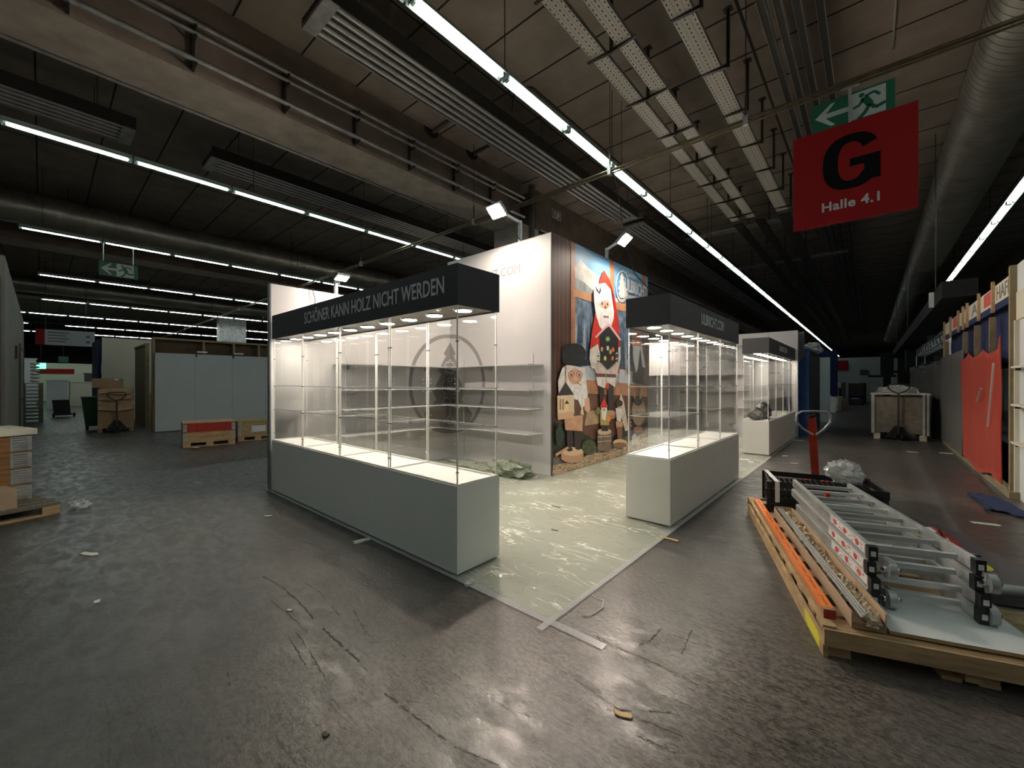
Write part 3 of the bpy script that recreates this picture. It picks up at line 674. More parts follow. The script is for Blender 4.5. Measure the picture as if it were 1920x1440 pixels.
# slogan on the back wall of the second bay
bk = bpy.data.objects['partition_wall.005']
x0, z0 = onY(1240, 655, YB); x1, z1 = onY(1392, 645, YB)
fit_text(MB(), 'Schöner kann Holz nicht werden', 'letterw', TX((x0, YB-.003, 2.50), (1, 0, 0), (0, 0, 1)), x1-x0, .15, bold=.01).build('lettering', bk)
k = MB()
for x in (-4.9, -4.0, -3.1, -2.2): k.box(x-.004, x+.004, YB-.002, YB, .0, 2.93, 'edge')
k.build('joint', bk)
# wall shelves
def shelf(x0, x1, y0, y1, z, lab, side, group):
    t = thing('wall_shelf', ((x0+x1)/2, (y0+y1)/2, z-.02), lab, 'shelf', group)
    MB().box(x0, x1, y0, y1, z-.018, z, 'white').build('board', t)
    n = 3
    for i in range(n):
        if side == 'Y':
            x = x0+(x1-x0)*(.12+.38*i); MB().prism([(x, y1, z-.02), (x, y0+.05, z-.02), (x, y1, z-.09)], (.006, 0, 0), 'whitebd').build('bracket', t)
        else:
            y = y0+(y1-y0)*(.12+.38*i); MB().prism([(x0, y, z-.02), (x1-.05, y, z-.02), (x0, y, z-.09)], (0, .006, 0), 'whitebd').build('bracket', t)
for z, nm in ((1.79, 'top'), (1.39, 'second'), (1.09, 'third'), (.69, 'lowest')):
    shelf(XW+.001, -3.99, 4.96, YW-.004, z, '%s white shelf on the tall booth wall' % nm, 'Y', 'shelves on the tall wall')
    shelf(XW+.004, -5.92, 2.98, 4.955, z, '%s white shelf on the low side wall behind the left case' % nm, 'X', 'shelves on the side wall')
for z, nm in ((1.73, 'top'), (1.27, 'middle'), (.77, 'lowest')):
    shelf(-8.2, -2.65, YB-.42, YB-.004, z, '%s white shelf on the back wall of the second bay' % nm, 'Y', 'shelves of the second bay')
def rail(x, y, ax, z0, z1, lab):
    k = MB()
    if ax == 'Y': k.box(x-.012, x+.012, y-.01, y, z0, z1, 'whitebd')
    else: k.box(x, x+.01, y-.012, y+.012, z0, z1, 'whitebd')
    z = z0+.03
    while z < z1-.03:
        if ax == 'Y': k.box(x-.003, x+.003, y-.0105, y-.0095, z, z+.02, 'edge')
        else: k.box(x+.0095, x+.0105, y-.003, y+.003, z, z+.02, 'edge')
        z += .04
    tag(k.build('slotted_rail'), lab, 'rail', 'slotted shelf rails')
for px in (932, 999, 870):
    x, _ = onY(px, 700, YW); rail(x, YW-.003, 'Y', .12, 1.98, 'slotted shelf rail on the tall white wall, %s' % {932: 'middle one', 999: 'nearest the picture wall', 870: 'nearest the corner'}[px])
for y in (3.2, 4.0, 4.8): rail(XW+.001, y, 'X', .12, 1.98, 'slotted shelf rail on the low side wall, %s' % {3.2: 'nearest the front', 4.0: 'middle one', 4.8: 'nearest the corner'}[y])

# ---------------------------------------------------------------- display cases
def case(name_lab, mp, L_, D, nb, nl, mside, text, tfit, grp='glass display cases'):
    """mp(a, b, z): a along the case from its near end, b from the outer face inwards"""
    o = mp(L_/2, D/2, 0); t = thing('display_case', o, name_lab, 'display case', grp)
    def bx(k, a0, a1, b0, b1, z0, z1, m):
        p = mp(a0, b0, z0); q = mp(a1, b1, z1); k.box(p[0], q[0], p[1], q[1], p[2], q[2], m); return k
    HT = .69
    k = MB(); bx(k, .03, L_-.0, .03, D-.03, .006, .035, 'black'); k.build('plinth', t)
    k = MB()
    bx(k, 0, L_, 0, .018, .022, HT, mside[0]); bx(k, 0, L_, D-.018, D, .022, HT, mside[1]); bx(k, 0.0, .018, .0181, D-.0181, .022, HT, mside[1]); bx(k, L_-.018, L_, .0181, D-.0181, .022, HT, mside[1])
    k.build('counter', t)
    k = MB(); bx(k, -.001, L_+.0, -.001, D+.001, HT, HT+.008, 'whitetop'); k.build('counter_top', t)
    W_ = L_/nb
    for i in range(nb+1):
        a = min(max(W_*i, .018), L_-.018); k = MB(); bx(k, a-.013, a+.013, .015, D-.015, HT+.008, HT+.022, 'whitetop'); k.build('divider_rail', t)
    for b in (.022, D-.022):
        k = MB(); bx(k, .0, L_, b-.012, b+.012, HT+.0085, HT+.0215, 'whitetop'); k.build('divider_rail', t)
    zb, zt = HT+.022, 2.10
    # upright bars
    for i in range(nb+1):
        for b in (.02, D-.02):
            for da in ((.0,) if i in (0, nb) else (-.014, .014)):
                a = min(max(W_*i+da, .022), L_-.022)
                p = mp(a, b, zb); k = MB(); k.box(p[0]-.0045, p[0]+.0045, p[1]-.0045, p[1]+.0045, zb, zt, 'acryl'); u = k.build('upright', t)
                if i < nb or i == nb:
                    for zc in (.80, 1.12, 1.45, 1.82): MB().box(p[0]-.012, p[0]+.012, p[1]-.007, p[1]+.007, zc-.004, zc+.004, 'chrome').build('clamp', u)
    # glass
    for i in range(nb):
        a0, a1 = W_*i+.022, W_*(i+1)-.022
        for b in (.018, D-.024):
            k = MB(); bx(k, a0, a1, b, b+.006, zb, zt, 'glass'); k.build('glass_pane', t)
        for z in (1.13, 1.45):
            k = MB(); bx(k, a0, a1, .034, D-.034, z, z+.006, 'glass')
            g = k.mi('gedge')
            for q in (2, 3, 4, 5): k.m[q] = g
            k.build('glass_shelf', t)
        k = MB()
        for a in (a0+.04, a1-.04):
            for b in (.028, D-.028):
                for z in (1.02, 1.06, 1.10, 1.17, 1.41, 1.49, 1.53):
                    p = mp(a, b, z); k.box(p[0]-.0035, p[0]+.0035, p[1]-.0035, p[1]+.0035, z-.0035, z+.0035, 'gedge')
        k.build('stud', t)
    for a in (.010, L_-.016):
        k = MB(); bx(k, a, a+.006, .026, D-.026, zb, zt, 'glass'); k.build('glass_pane', t)
    # fascia with downlights
    k = MB(); zf = 2.42
    bx(k, 0, L_, 0, .016, zt, zf, 'anthr'); bx(k, 0, L_, D-.016, D, zt, zf, 'anthr'); bx(k, 0, .016, .0161, D-.0161, zt, zf, 'anthr'); bx(k, L_-.016, L_, .0161, D-.0161, zt, zf, 'anthr')
    bx(k, .0161, L_-.0161, .0161, D-.0161, zf-.02, zf-.001, 'anthr'); fa = k.build('fascia', t)
    k = MB(); bx(k, .0161, L_-.0161, .0161, D-.0161, zt+.012, zt+.02, 'soffit'); k.build('soffit', t)
    for i in range(nl):
        a = L_*(i+.5)/nl; p = mp(a, D/2, zt+.006)
        MB().path([(p[0], p[1], p[2]+.006), (p[0], p[1], p[2]-.006)], .085, 'chrome', 28, radii=[.085, .078]).build('downlight', t)
        dl = [c for c in t.children if c.name.startswith('downlight')][-1]
        MB().path([(p[0], p[1], p[2]-.0075), (p[0], p[1], p[2]-.0062)], .068, 'spot', 28).build('lens', dl)
    k = MB(); T, w_, h_ = tfit
    fit_text(k, text, 'letter', T, w_, h_, bold=.012).build('lettering', fa)
    return t
xa, _ = onY(571, 600, 2.1); xb, _ = onY(833, 550, 2.1)
case('long glass display case at left with the slogan on its black fascia', lambda a, b, z: (-2.39-a, 2.10+b, z), 3.85, .475, 4, 10, ('grey', 'grey'),
     'SCHÖNER KANN HOLZ NICHT WERDEN', (TX((xa, 2.098, 2.21), (1, 0, 0), (0, 0, 1)), xb-xa, .165))
ya_, _ = onX(1315, 600, -1.55); yb_, _ = onX(1357, 600, -1.55)
case('middle glass display case beside the aisle with a web address on its black fascia', lambda a, b, z: (-1.55-b, 4.25+a, z), 2.92, .485, 3, 8, ('beige', 'beige'),
     'ULBRICHT.COM', (TX((-1.548, ya_, 2.215), (0, 1, 0), (0, 0, 1)), yb_-ya_, .13))
case('farthest glass display case beside the aisle, dark bag inside', lambda a, b, z: (-1.55-b, 9.72+a, z), 3.88, .485, 4, 10, ('beige', 'beige'),
     'ULBRICHT.COM', (TX((-1.548, 11.0, 2.215), (0, 1, 0), (0, 0, 1)), 1.1, .12))
b_ = MB().blob((-1.80, 10.55, .86), (.17, .34, .17), 'black', .22, seed=3, flat=.05).blob((-1.85, 10.05, .80), (.13, .28, .10), 'greycloth', .25, seed=5, flat=.05)
tag(b_.build('cloth_bag'), 'crumpled black and grey bag lying in the farthest display case', 'bag')
tag(MB().blob((-4.35, 4.95, .10), (.42, .16, .13), 'greenfilm', .35, 34, 16, seed=11, flat=.3).blob((-5.1, 4.9, .05), (.6, .2, .06), 'greenfilm', .3, 30, 12, seed=12, flat=.3).build('plastic_film'), 'crumpled heap of greenish film at the foot of the tall white wall', 'plastic film')

# ---------------------------------------------------------------- floodlights
def flood(pole, top, head, aim, lab, sc=1.):
    """pole foot, pole top height, lamp head centre, aim direction"""
    t = thing('floodlight', pole, lab, 'floodlight', 'warm floodlights on the booth walls')
    MB().box(pole[0]-.03, pole[0]+.03, pole[1]-.02, pole[1]+.02, pole[2]-.35, top, 'alu').build('pole', t)
    h = Vector(head); a = Vector(aim).normalized(); u = Vector((0, 0, 1)); x = u.cross(a)
    x.normalize(); y = a.cross(x); T = Matrix(((x.x, y.x, a.x, h.x), (x.y, y.y, a.y, h.y), (x.z, y.z, a.z, h.z), (0, 0, 0, 1))) @ Matrix.Scale(sc, 4)
    MB().beam((pole[0], pole[1], top-.03), tuple(h-a*.05), .045, .03, 'whitebd').build('arm', t)
    hd = MB().box(-.16, .16, -.12, .12, -.05, 0, 'edge', T).build('lamp_head', t)
    MB().box(-.135, .135, -.095, .095, .001, .004, 'flood', T).build('lens', hd)
    k = MB()
    for i in range(7): k.box(-.13+i*.04, -.122+i*.04, -.1, .1, -.075, -.05, 'steel', T)
    k.build('cooling_fin', hd)
    p0 = h-a*.06; k = MB(); q = Vector(pole)
    k.path([p0, p0*.6+q*.4+Vector((0, 0, -.02)), q*.9+p0*.1+Vector((0, 0, .03)), q+Vector((.05, .0, -.02))], .006, 'cable', 6).build('cord', t)
flood((-4.52, YW+.04, 3.9), 4.27, (-4.62, 4.90, 4.30), (0, -.85, -1), 'warm floodlight on a post above the tall white wall')
flood((XM-.04, 7.25, 3.9), 4.12, (-3.42, 7.10, 4.13), (.85, 0, -1), 'warm floodlight on a post above the picture wall')
fx_ = -5.14
flood((fx_, YB+.04, 2.93), 3.12, (fx_-.05, YB-.34, 3.10), (0, -.8, -1), 'warm floodlight on a post above the back wall of the second bay')
flood((XW-.04, 3.05, 2.88), 3.10, (-6.12, 3.04, 3.10), (.45, 0, -1), 'small warm floodlight on a post above the low side wall', .62)
tag(MB().path([(XW-.04, 2.58, 2.7), (XW-.04, 2.62, 2.9), (XW+.02, 2.66, 2.90), (XW+.03, 2.70, 2.75), (XW+.02, 2.68, 2.5), (XW+.02, 2.72, 2.3)], .007, 'cable', 6).build('cord'), 'dark cord hanging over the top of the low side wall', 'cord')
c1 = [onY(px, py, 6.5) for px, py in ((1150, 322), (1157, 350), (1165, 400), (1174, 460), (1188, 510))]
tag(MB().path([(x, 6.5, z) for x, z in c1]+[(-2.5, 6.5, 2.75), (-2.0, 6.1, 2.44)], .007, 'cable', 6).build('cord'), 'black cord looping down from the overhead bar to the middle display case', 'cord')
# bundled cables on the beam behind the booth
tag(MB().path([(-7.15, 9.4, 5.8), (-7.15, 14, 5.78), (-7.15, 20, 5.8), (-7.15, 30, 5.8)], .04, 'cable', 8).path([(-7.1, 9.4, 5.86), (-7.1, 16, 5.83), (-7.1, 24, 5.86)], .02, 'galv', 6).build('cable_bundle'), 'bundle of dark cables under the beam behind the picture wall', 'cable')

# ---------------------------------------------------------------- printed picture
pc = thing('wall_picture', (XM, 7.2, 0), 'large printed picture of bearded wooden figures before a snowy window', 'picture')
k = MB(); LAY = [0]
PM = {}
def pm(rgb, var=0., sc=8.):
    kk = (rgb, var, sc)
    if kk not in PM: PM[kk] = mat('print %d' % len(PM), rgb, .55, var=var, vs_=sc)
    return PM[kk]
def Z_(px, py):
    y, z = onX(px, py, XM); return min(max(y, 5.352), 9.108), min(max(z, .01), 3.895)
def sh(pts, rgb, var=0., sc=8.):
    LAY[0] += 1; e = XM+.0005+LAY[0]*.00012
    P = []
    for p in pts:
        y, z = Z_(*p)
        if not P or (abs(P[-1][1]-y)+abs(P[-1][2]-z)) > 1e-4: P.append((e, y, z))
    ar = sum(a[1]*b[2]-b[1]*a[2] for a, b in zip(P, P[1:]+P[:1]))
    k.poly(P, pm(rgb, var, sc), ar < 0)
def el(cx, cy, rx, ry, rgb, var=0., sc=8., n=18): sh([(cx+rx*math.cos(i*2*math.pi/n), cy+ry*math.sin(i*2*math.pi/n)) for i in range(n)], rgb, var, sc)
def ln2(pts, w_, rgb):
    for (a, b), (c, d) in zip(pts, pts[1:]):
        l = math.hypot(c-a, d-b) or 1; nx, ny = -(d-b)/l*w_, (c-a)/l*w_
        sh([(a+nx, b+ny), (a-nx, b-ny), (c-nx, d-ny), (c+nx, d+ny)], rgb)
W = (.80, .77, .76); BR = (.16, .065, .035); OR = (.46, .19, .09); DK = (.035, .025, .022); RD = (.62, .035, .02); SK = (.66, .38, .26)
sh([(1030, 400), (1216, 500), (1216, 850), (1030, 900)], (.085, .040, .028), .35, 1.5)
for x in (1040, 1047, 1055, 1062): sh([(x, 400), (x+3, 400), (x+3, 800), (x, 800)], BR, .3, 3)
sh([(1077, 440), (1216, 500), (1216, 600), (1077, 560)], (.16, .38, .62), .35, .9)                 # sky
sh([(1077, 500), (1088, 486), (1100, 500), (1118, 514), (1145, 548), (1145, 575), (1077, 552)], (.62, .64, .60), .45, 3)
sh([(1077, 520), (1096, 530), (1120, 552), (1145, 565), (1145, 575), (1077, 552)], (.30, .34, .36), .5, 5)
sh([(1151, 560), (1172, 552), (1213, 560), (1213, 600), (1151, 580)], (.55, .58, .62), .3, 3)
sh([(1077, 556), (1213, 596), (1213, 730), (1077, 712)], (.17, .24, .34), .7, 7)                    # forest
for i in range(26):
    x = 1080+i*5.2+random.uniform(-1, 1); y = 575+(x-1077)*.28+random.uniform(0, 25)
    sh([(x, y), (x-3.5, y+random.uniform(50, 90)), (x+3.5, y+random.uniform(50, 90))], (.055, .085, .14) if i % 3 else (.40, .48, .58), .5, 12)
sh([(1083, 690), (1110, 684), (1213, 700), (1213, 724), (1083, 716)], (.60, .64, .68), .25, 4)
for pts in ([(1070, 430), (1078, 430), (1078, 800), (1070, 800)], [(1143, 470), (1151, 480), (1151, 590), (1143, 590)], [(1204, 500), (1211, 505), (1211, 640), (1204, 640)]): sh(pts, OR, .3, 3)
sh([(1075, 541), (1213, 584), (1213, 597), (1075, 556)], (.56, .28, .15), .25, 4)
sh([(1072, 710), (1213, 722), (1213, 744), (1072, 736)], (.50, .24, .13), .3, 4)
sh([(1072, 736), (1213, 744), (1213, 815), (1040, 830), (1040, 760)], (.15, .07, .04), .4, 2)
sh([(1037, 790), (1075, 800), (1120, 830), (1213, 790), (1213, 830), (1037, 880)], (.030, .045, .028), .6, 10)
sh([(1085, 775), (1135, 765), (1135, 792), (1085, 800)], (.45, .32, .20), .3, 6)
sh([(1037, 858), (1080, 850), (1175, 818), (1213, 800), (1216, 850), (1030, 900)], (.17, .14, .125), .4, 6)
sh([(1037, 872), (1070, 866), (1110, 852), (1150, 842), (1175, 830), (1213, 806), (1216, 850), (1030, 900)], (.60, .44, .29), .75, 26)
random.seed(3)
for i in range(240):
    t_ = random.random(); x = 1037+t_*174; y0_ = 874-(x-1037)*.36; y = y0_+random.uniform(2, 20)*(1-.15*t_); a = random.uniform(-.7, .7); l = random.uniform(1.2, 3.2)
    c_ = random.choice([(.75, .58, .40), (.62, .45, .28), (.30, .20, .12), (.82, .66, .47)])
    ln2([(x-l*math.cos(a), y-l*math.sin(a)), (x+l*math.cos(a), y+l*math.sin(a))], .45, c_)
# tall red-coated wooden figure
sh([(1120, 715), (1130, 715), (1130, 770), (1122, 770)], DK); sh([(1136, 715), (1147, 715), (1147, 775), (1138, 775)], DK)
el(1142, 778, 10, 8, (.40, .18, .10)); el(1143, 774, 8, 5, (.55, .28, .16))
sh([(1112, 590), (1124, 580), (1150, 585), (1157, 605), (1160, 650), (1158, 700), (1116, 705), (1103, 650)], RD, .3, 5)
sh([(1103, 655), (1118, 645), (1122, 665), (1120, 692), (1106, 690), (1102, 672)], (.78, .72, .66), .25, 9)
sh([(1150, 655), (1160, 650), (1161, 672), (1157, 690), (1148, 690)], (.72, .67, .62), .25, 9)
sh([(1106, 680), (1158, 682), (1154, 704), (1118, 706)], (.66, .56, .50), .3, 9)
sh([(1116, 700), (1152, 702), (1152, 708), (1116, 706)], (.16, .06, .05)); sh([(1115, 707), (1152, 708), (1150, 726), (1138, 718), (1130, 728), (1117, 722)], (.80, .75, .70), .25, 9)
sh([(1110, 545), (1116, 532), (1128, 529), (1142, 535), (1148, 552), (1149, 575), (1147, 600), (1140, 622), (1132, 628), (1121, 612), (1114, 590), (1111, 570)], W, .2, 10)
sh([(1129, 506), (1119, 533), (1131, 531), (1144, 545), (1150, 575), (1157, 606), (1152, 603), (1147, 578), (1148, 560), (1146, 545), (1140, 525)], RD, .2, 4)
sh([(1145, 540), (1150, 560), (1157, 604), (1150, 600)], (.50, .02, .015))
sh([(1113, 536), (1120, 548), (1122, 538), (1124, 545), (1121, 552), (1115, 546)], DK)
el(1131, 571, 9, 8, (.72, .50, .38)); el(1126, 570, 1.6, 2.6, DK); el(1136, 571, 1.6, 2.6, DK); el(1132, 577, 2.8, 3, (.42, .09, .05)); sh([(1128, 592), (1138, 593), (1138, 597), (1128, 596)], (.25, .16, .15))
for cx in (1126, 1137): ln2([(cx+5*math.cos(i*.52), 571+5.5*math.sin(i*.52)) for i in range(13)], .4, (.30, .20, .12))
sh([(1120, 625), (1138, 612), (1156, 630), (1156, 675), (1136, 694), (1122, 678)], (.022, .02, .02))
ln2([(1113, 633), (1138, 608), (1160, 638)], 1.8, (.72, .45, .48)); el(1136, 636, 4.5, 5, (.10, .22, .08)); el(1136, 636, 2.5, 3, (.25, .55, .2))
for x, y, c_ in ((1125, 655, (.55, .35, .22)), (1131, 672, (.65, .6, .12)), (1136, 653, (.6, .6, .6)), (1146, 656, (.75, .12, .06)), (1145, 672, (.62, .12, .05)), (1141, 660, (.5, .4, .1))): el(x, y, 2.4, 4.5, c_)
for x in (1118, 1153):
    for q in range(4): sh([(x-3, 664+q*5), (x+3, 664+q*5), (x, 660+q*5)], (.04, .12, .05) if q % 2 else (.5, .55, .5))
ln2([(1132, 700), (1134, 720)], .6, (.5, .4, .2)); el(1135, 724, 3.5, 6, (.60, .05, .04))
# wooden figure with black hat carrying a small church
sh([(1058, 800), (1070, 800), (1071, 842), (1060, 842)], DK); sh([(1072, 800), (1087, 800), (1086, 838), (1073, 842)], DK)
el(1069, 858, 21, 9, (.50, .30, .18)); sh([(1048, 848), (1090, 843), (1090, 857), (1048, 860)], (.50, .30, .18)); el(1069, 846, 21, 8, (.68, .47, .32)); el(1064, 842, 6, 4, DK); el(1080, 839, 6, 4, DK)
sh([(1052, 730), (1096, 730), (1097, 770), (1090, 808), (1056, 806), (1050, 770)], (.13, .07, .045), .3, 4)
sh([(1054, 782), (1089, 778), (1088, 808), (1056, 806)], (.58, .33, .20), .2, 5)
sh([(1050, 690), (1060, 684), (1092, 690), (1098, 740), (1096, 760), (1086, 765), (1080, 750), (1060, 745), (1044, 745), (1042, 715)], W, .22, 14)
sh([(1092, 748), (1100, 745), (1103, 768), (1098, 774), (1092, 768)], SK); sh([(1084, 776), (1088, 756), (1091, 778)], (.72, .52, .36))
el(1074, 706, 13, 15, SK, .15, 6); el(1075, 707, 4.5, 6, (.76, .44, .32))
for cx in (1067, 1082): ln2([(cx+5.5*math.cos(i*.52), 702+6*math.sin(i*.52)) for i in range(13)], .5, (.22, .14, .09)); el(cx, 703, 1.3, 2, DK)
el(1085, 722, 3.5, 4, (.78, .66, .52)); ln2([(1075, 716), (1085, 722)], .8, (.35, .2, .12))
el(1072, 664, 23, 20, (.020, .020, .022), .4, 8); sh([(1050, 672), (1096, 674), (1096, 686), (1052, 682)], (.016, .016, .018))
ln2([(1056, 685), (1056, 720)], 1.2, (.55, .25, .15)); sh([(1056, 716), (1040, 742), (1072, 740)], (.05, .035, .035), .3, 6)
sh([(1040, 742), (1072, 740), (1072, 772), (1041, 776)], (.72, .56, .38), .12, 4); sh([(1040, 775), (1073, 771), (1070, 783), (1042, 787)], (.62, .40, .24))
for x in (1046, 1051): sh([(x-1.4, 748), (x+1.4, 748), (x+1.4, 768), (x-1.4, 768)], (.30, .18, .08))
sh([(1058, 750), (1054, 757), (1063, 757)], DK); sh([(1056, 757), (1061, 757), (1061, 770), (1056, 770)], (.85, .62, .25))
# small figures, stump, greenery
sh([(1116, 812), (1142, 808), (1142, 838), (1116, 842)], (.24, .17, .12), .6, 22); el(1129, 809, 13, 6, (.62, .46, .32)); el(1129, 840, 13, 5, (.20, .14, .10))
for q in (818, 827): ln2([(1116, q+1), (1142, q-1)], .7, (.55, .45, .33))
sh([(1123, 795), (1135, 795), (1136, 808), (1123, 808)], DK); sh([(1121, 768), (1136, 768), (1138, 797), (1121, 797)], (.42, .36, .10), .4, 10); sh([(1123, 764), (1134, 764), (1131, 788), (1125, 786)], W)
sh([(1128, 745), (1120, 764), (1136, 763)], (.55, .03, .04)); el(1137, 785, 3.5, 6, (.80, .25, .05)); el(1117, 770, 4, 7, (.20, .26, .08), .6, 18); el(1128, 768, 3, 3, SK)
sh([(1160, 737), (1155, 760), (1168, 808), (1174, 806), (1166, 755)], (.72, .60, .48), .2, 6); el(1157, 756, 6.5, 6, DK); el(1157, 766, 4, 4, SK); sh([(1150, 765), (1162, 766), (1160, 792), (1152, 788)], W, .15, 9)
sh([(1150, 790), (1164, 790), (1163, 802), (1151, 802)], (.55, .34, .2)); sh([(1152, 800), (1163, 800), (1162, 824), (1154, 824)], (.25, .10, .07)); el(1158, 829, 13, 6, (.70, .52, .26)); el(1158, 834, 13, 5, (.28, .14, .09))
el(1100, 838, 14, 14, (.09, .11, .05), .8, 30); el(1044, 815, 7, 20, (.03, .05, .035), .7, 25); sh([(1037, 850), (1060, 836), (1062, 840), (1037, 856)], (.55, .32, .18))
# right part behind the glass case
sh([(1199, 590), (1213, 595), (1213, 725), (1199, 720)], (.20, .155, .125), .5, 10); el(1186, 605, 10, 12, (.03, .07, .04), .6, 15)
sh([(1182, 665), (1204, 668), (1202, 720), (1182, 716)], (.05, .05, .055)); el(1191, 630, 9, 11, (.36, .15, .10)); sh([(1182, 640), (1199, 642), (1206, 690), (1200, 688), (1196, 655), (1192, 690), (1188, 700), (1183, 672)], (.66, .67, .70), .15, 9)
sh([(1180, 638), (1198, 640), (1198, 650), (1180, 648)], (.66, .30, .26)); el(1174, 694, 3, 10, (.30, .10, .06))
el(1193, 772, 13, 26, (.42, .30, .20), .3, 8); el(1192, 752, 8, 9, (.035, .03, .02), .5, 20); ln2([(1186, 748), (1182, 722)], 1.2, (.45, .33, .2)); ln2([(1196, 748), (1200, 722)], 1.2, (.45, .33, .2)); el(1192, 805, 9, 6, (.38, .14, .10))
sh([(1180, 818), (1186, 812), (1190, 818), (1196, 818), (1192, 826), (1194, 834), (1186, 830), (1180, 834)], (.72, .64, .56))
k.build('print', pc)
# logo on the sky
k = MB(); e = XM+.02
def Zq(px, py):
    y, z = onX(px, py, XM); return (XM+.022, y, z)
for i in range(30):
    a0, a1 = 2*math.pi*i/30, 2*math.pi*(i+1)/30
    if 0 <= i < 2: continue
    k.poly([Zq(1165+r*12.5*math.cos(a), 536+r*29*math.sin(a)) for a, r in ((a0, .90), (a0, 1), (a1, 1), (a1, .90))], 'label')
k.poly([Zq(*p) for p in ((1164.5, 511), (1169, 523), (1166.5, 523), (1171, 534), (1168.5, 534), (1173, 547), (1174, 553), (1168, 560), (1161, 558), (1157, 551), (1160, 545), (1157, 541), (1161, 532), (1159, 530), (1162, 521), (1160.5, 520))], 'label')
T0 = Zq(1170, 546)
fit_text(k, 'ULBRICHT', 'label', TX((XM+.022, T0[1], T0[2]+.02), (0, 1, 0), (0, 0, 1)), 8.98-T0[1], .26, bold=.02)
fit_text(k, 'Christian', 'label', TX((XM+.022, T0[1]+.05, T0[2]+.33), (0, 1, 0), (0, 0, 1)), .5, .10)
k.build('logo_print', pc)

# ================================================================ PALLET WITH LADDER (right foreground)
PU, PV = Vector((-.3217, .9469, 0)), Vector((.9469, .3217, 0)); PR = math.atan2(.3217, .9469)
P0 = (-.195, 2.817, 0)
def pt(x, y, z): return (P0[0]+PV.x*x+PU.x*y, P0[1]+PV.y*x+PU.y*y, z)
def pthing(name, x, y, z, lab, cat, group=None): return thing(name, pt(x, y, z), lab, cat, group, PR)
def lb(k, t0, x0, x1, y0, y1, z0, z1, m):      # box given in the pallet's frame, thing origin at t0
    return k.box(x0-t0[0], x1-t0[0], y0-t0[1], y1-t0[1], z0-t0[2], z1-t0[2], m)
t = pthing('wooden_pallet', 0, 0, 0, 'long pale wooden pallet loaded with an aluminium ladder, yellow sticker on its side', 'pallet')
o0 = (0, 0, 0)
for nm, x0, x1 in (('left', 0, .024), ('mid', .58, .64), ('right', 1.26, 1.284)): lb(MB(), o0, x0, x1, 0.0, 2.74, .0 if nm != 'mid' else .02, .085, 'wood').build('side_board', t, world=False)
for x0, x1 in ((.0245, .13), (.5, .579), (.641, .72), (1.17, 1.2595)):
    lb(MB(), o0, x0, x1, .02, 2.72, 0, .02, 'wood').build('skid', t, world=False)
for x0, x1 in ((.026, .13), (.60, .74), (1.15, 1.258)):
    for y0 in (.02, .85, 1.7, 2.55): lb(MB(), o0, x0, x1, y0, y0+.15, .0865, .143, 'wood').build('block', t, world=False)
for x0 in (.03, .62, 1.16): lb(MB(), o0, x0, x0+.1, .025, .115, .0205, .0695, 'woodx').build('foot', t, world=False)
lb(MB(), o0, -.0, 1.29, -.022, -.001, .07, .16, 'woodx').build('end_board', t, world=False)
lb(MB(), o0, -.0, 1.29, 2.741, 2.762, .07, .16, 'woodx').build('end_board', t, world=False)
y = 0.0
while y < 2.7:
    lb(MB(), o0, -.002, 1.29, y, y+.12, .1435, .162, 'woodx').build('deck_board', t, world=False); y += .262 if y else .155
lb(MB(), o0, -.0, .06, -.0, 2.74, .1625, .172, 'wood').build('edge_batten', t, world=False)
k = MB(); k.prism([(-.002, .06, .012), (-.002, .33, .02), (-.002, .36, .082), (-.002, .10, .084), (-.002, .05, .06)], (.0015, 0, 0), 'yellow'); k.build('yellow_sticker', t, world=False)
DZ = .1725
# boards lying on the deck
def slab(nm, x0, x1, y0, y1, z0, z1, m, lab, cat, edge=None):
    t = pthing(nm, (x0+x1)/2, (y0+y1)/2, z0, lab, cat); a = ((x0+x1)/2, (y0+y1)/2, z0)
    k = lb(MB(), a, x0, x1, y0, y1, z0, z1, m)
    if edge:
        e = k.mi(edge)
        for q in (0, 2, 3, 4, 5): k.m[q] = e
    k.build('board', t, world=False); return t, a
slab('coated_board', .30, .93, .03, .62, DZ, DZ+.018, 'whitebd', 'white coated board under the near end of the ladder', 'board', 'woodx')
slab('coated_board', .932, 1.45, .0, .56, DZ, DZ+.012, 'osb', 'brown board lying at the near right corner of the pallet', 'board')
t, a = slab('coated_board', .84, 1.50, .57, 2.06, DZ, DZ+.022, 'darkbd', 'dark grey board with a yellow oval sticker, right of the ladder', 'board', 'label')
lb(MB(), a, .86, 1.48, .60, 2.03, DZ+.0222, DZ+.0232, 'darkbd').build('face', t, world=False)
k = MB(); k.poly([(1.25-a[0]+.055*math.cos(i*math.pi/12), 1.25-a[1]+.10*math.sin(i*math.pi/12), .0245) for i in range(24)], 'yellow'); k.build('yellow_sticker', t, world=False)
slab('coated_board', .30, .80, 1.2, 2.05, DZ, DZ+.01, 'cream', 'pale board under the middle of the ladder', 'board')
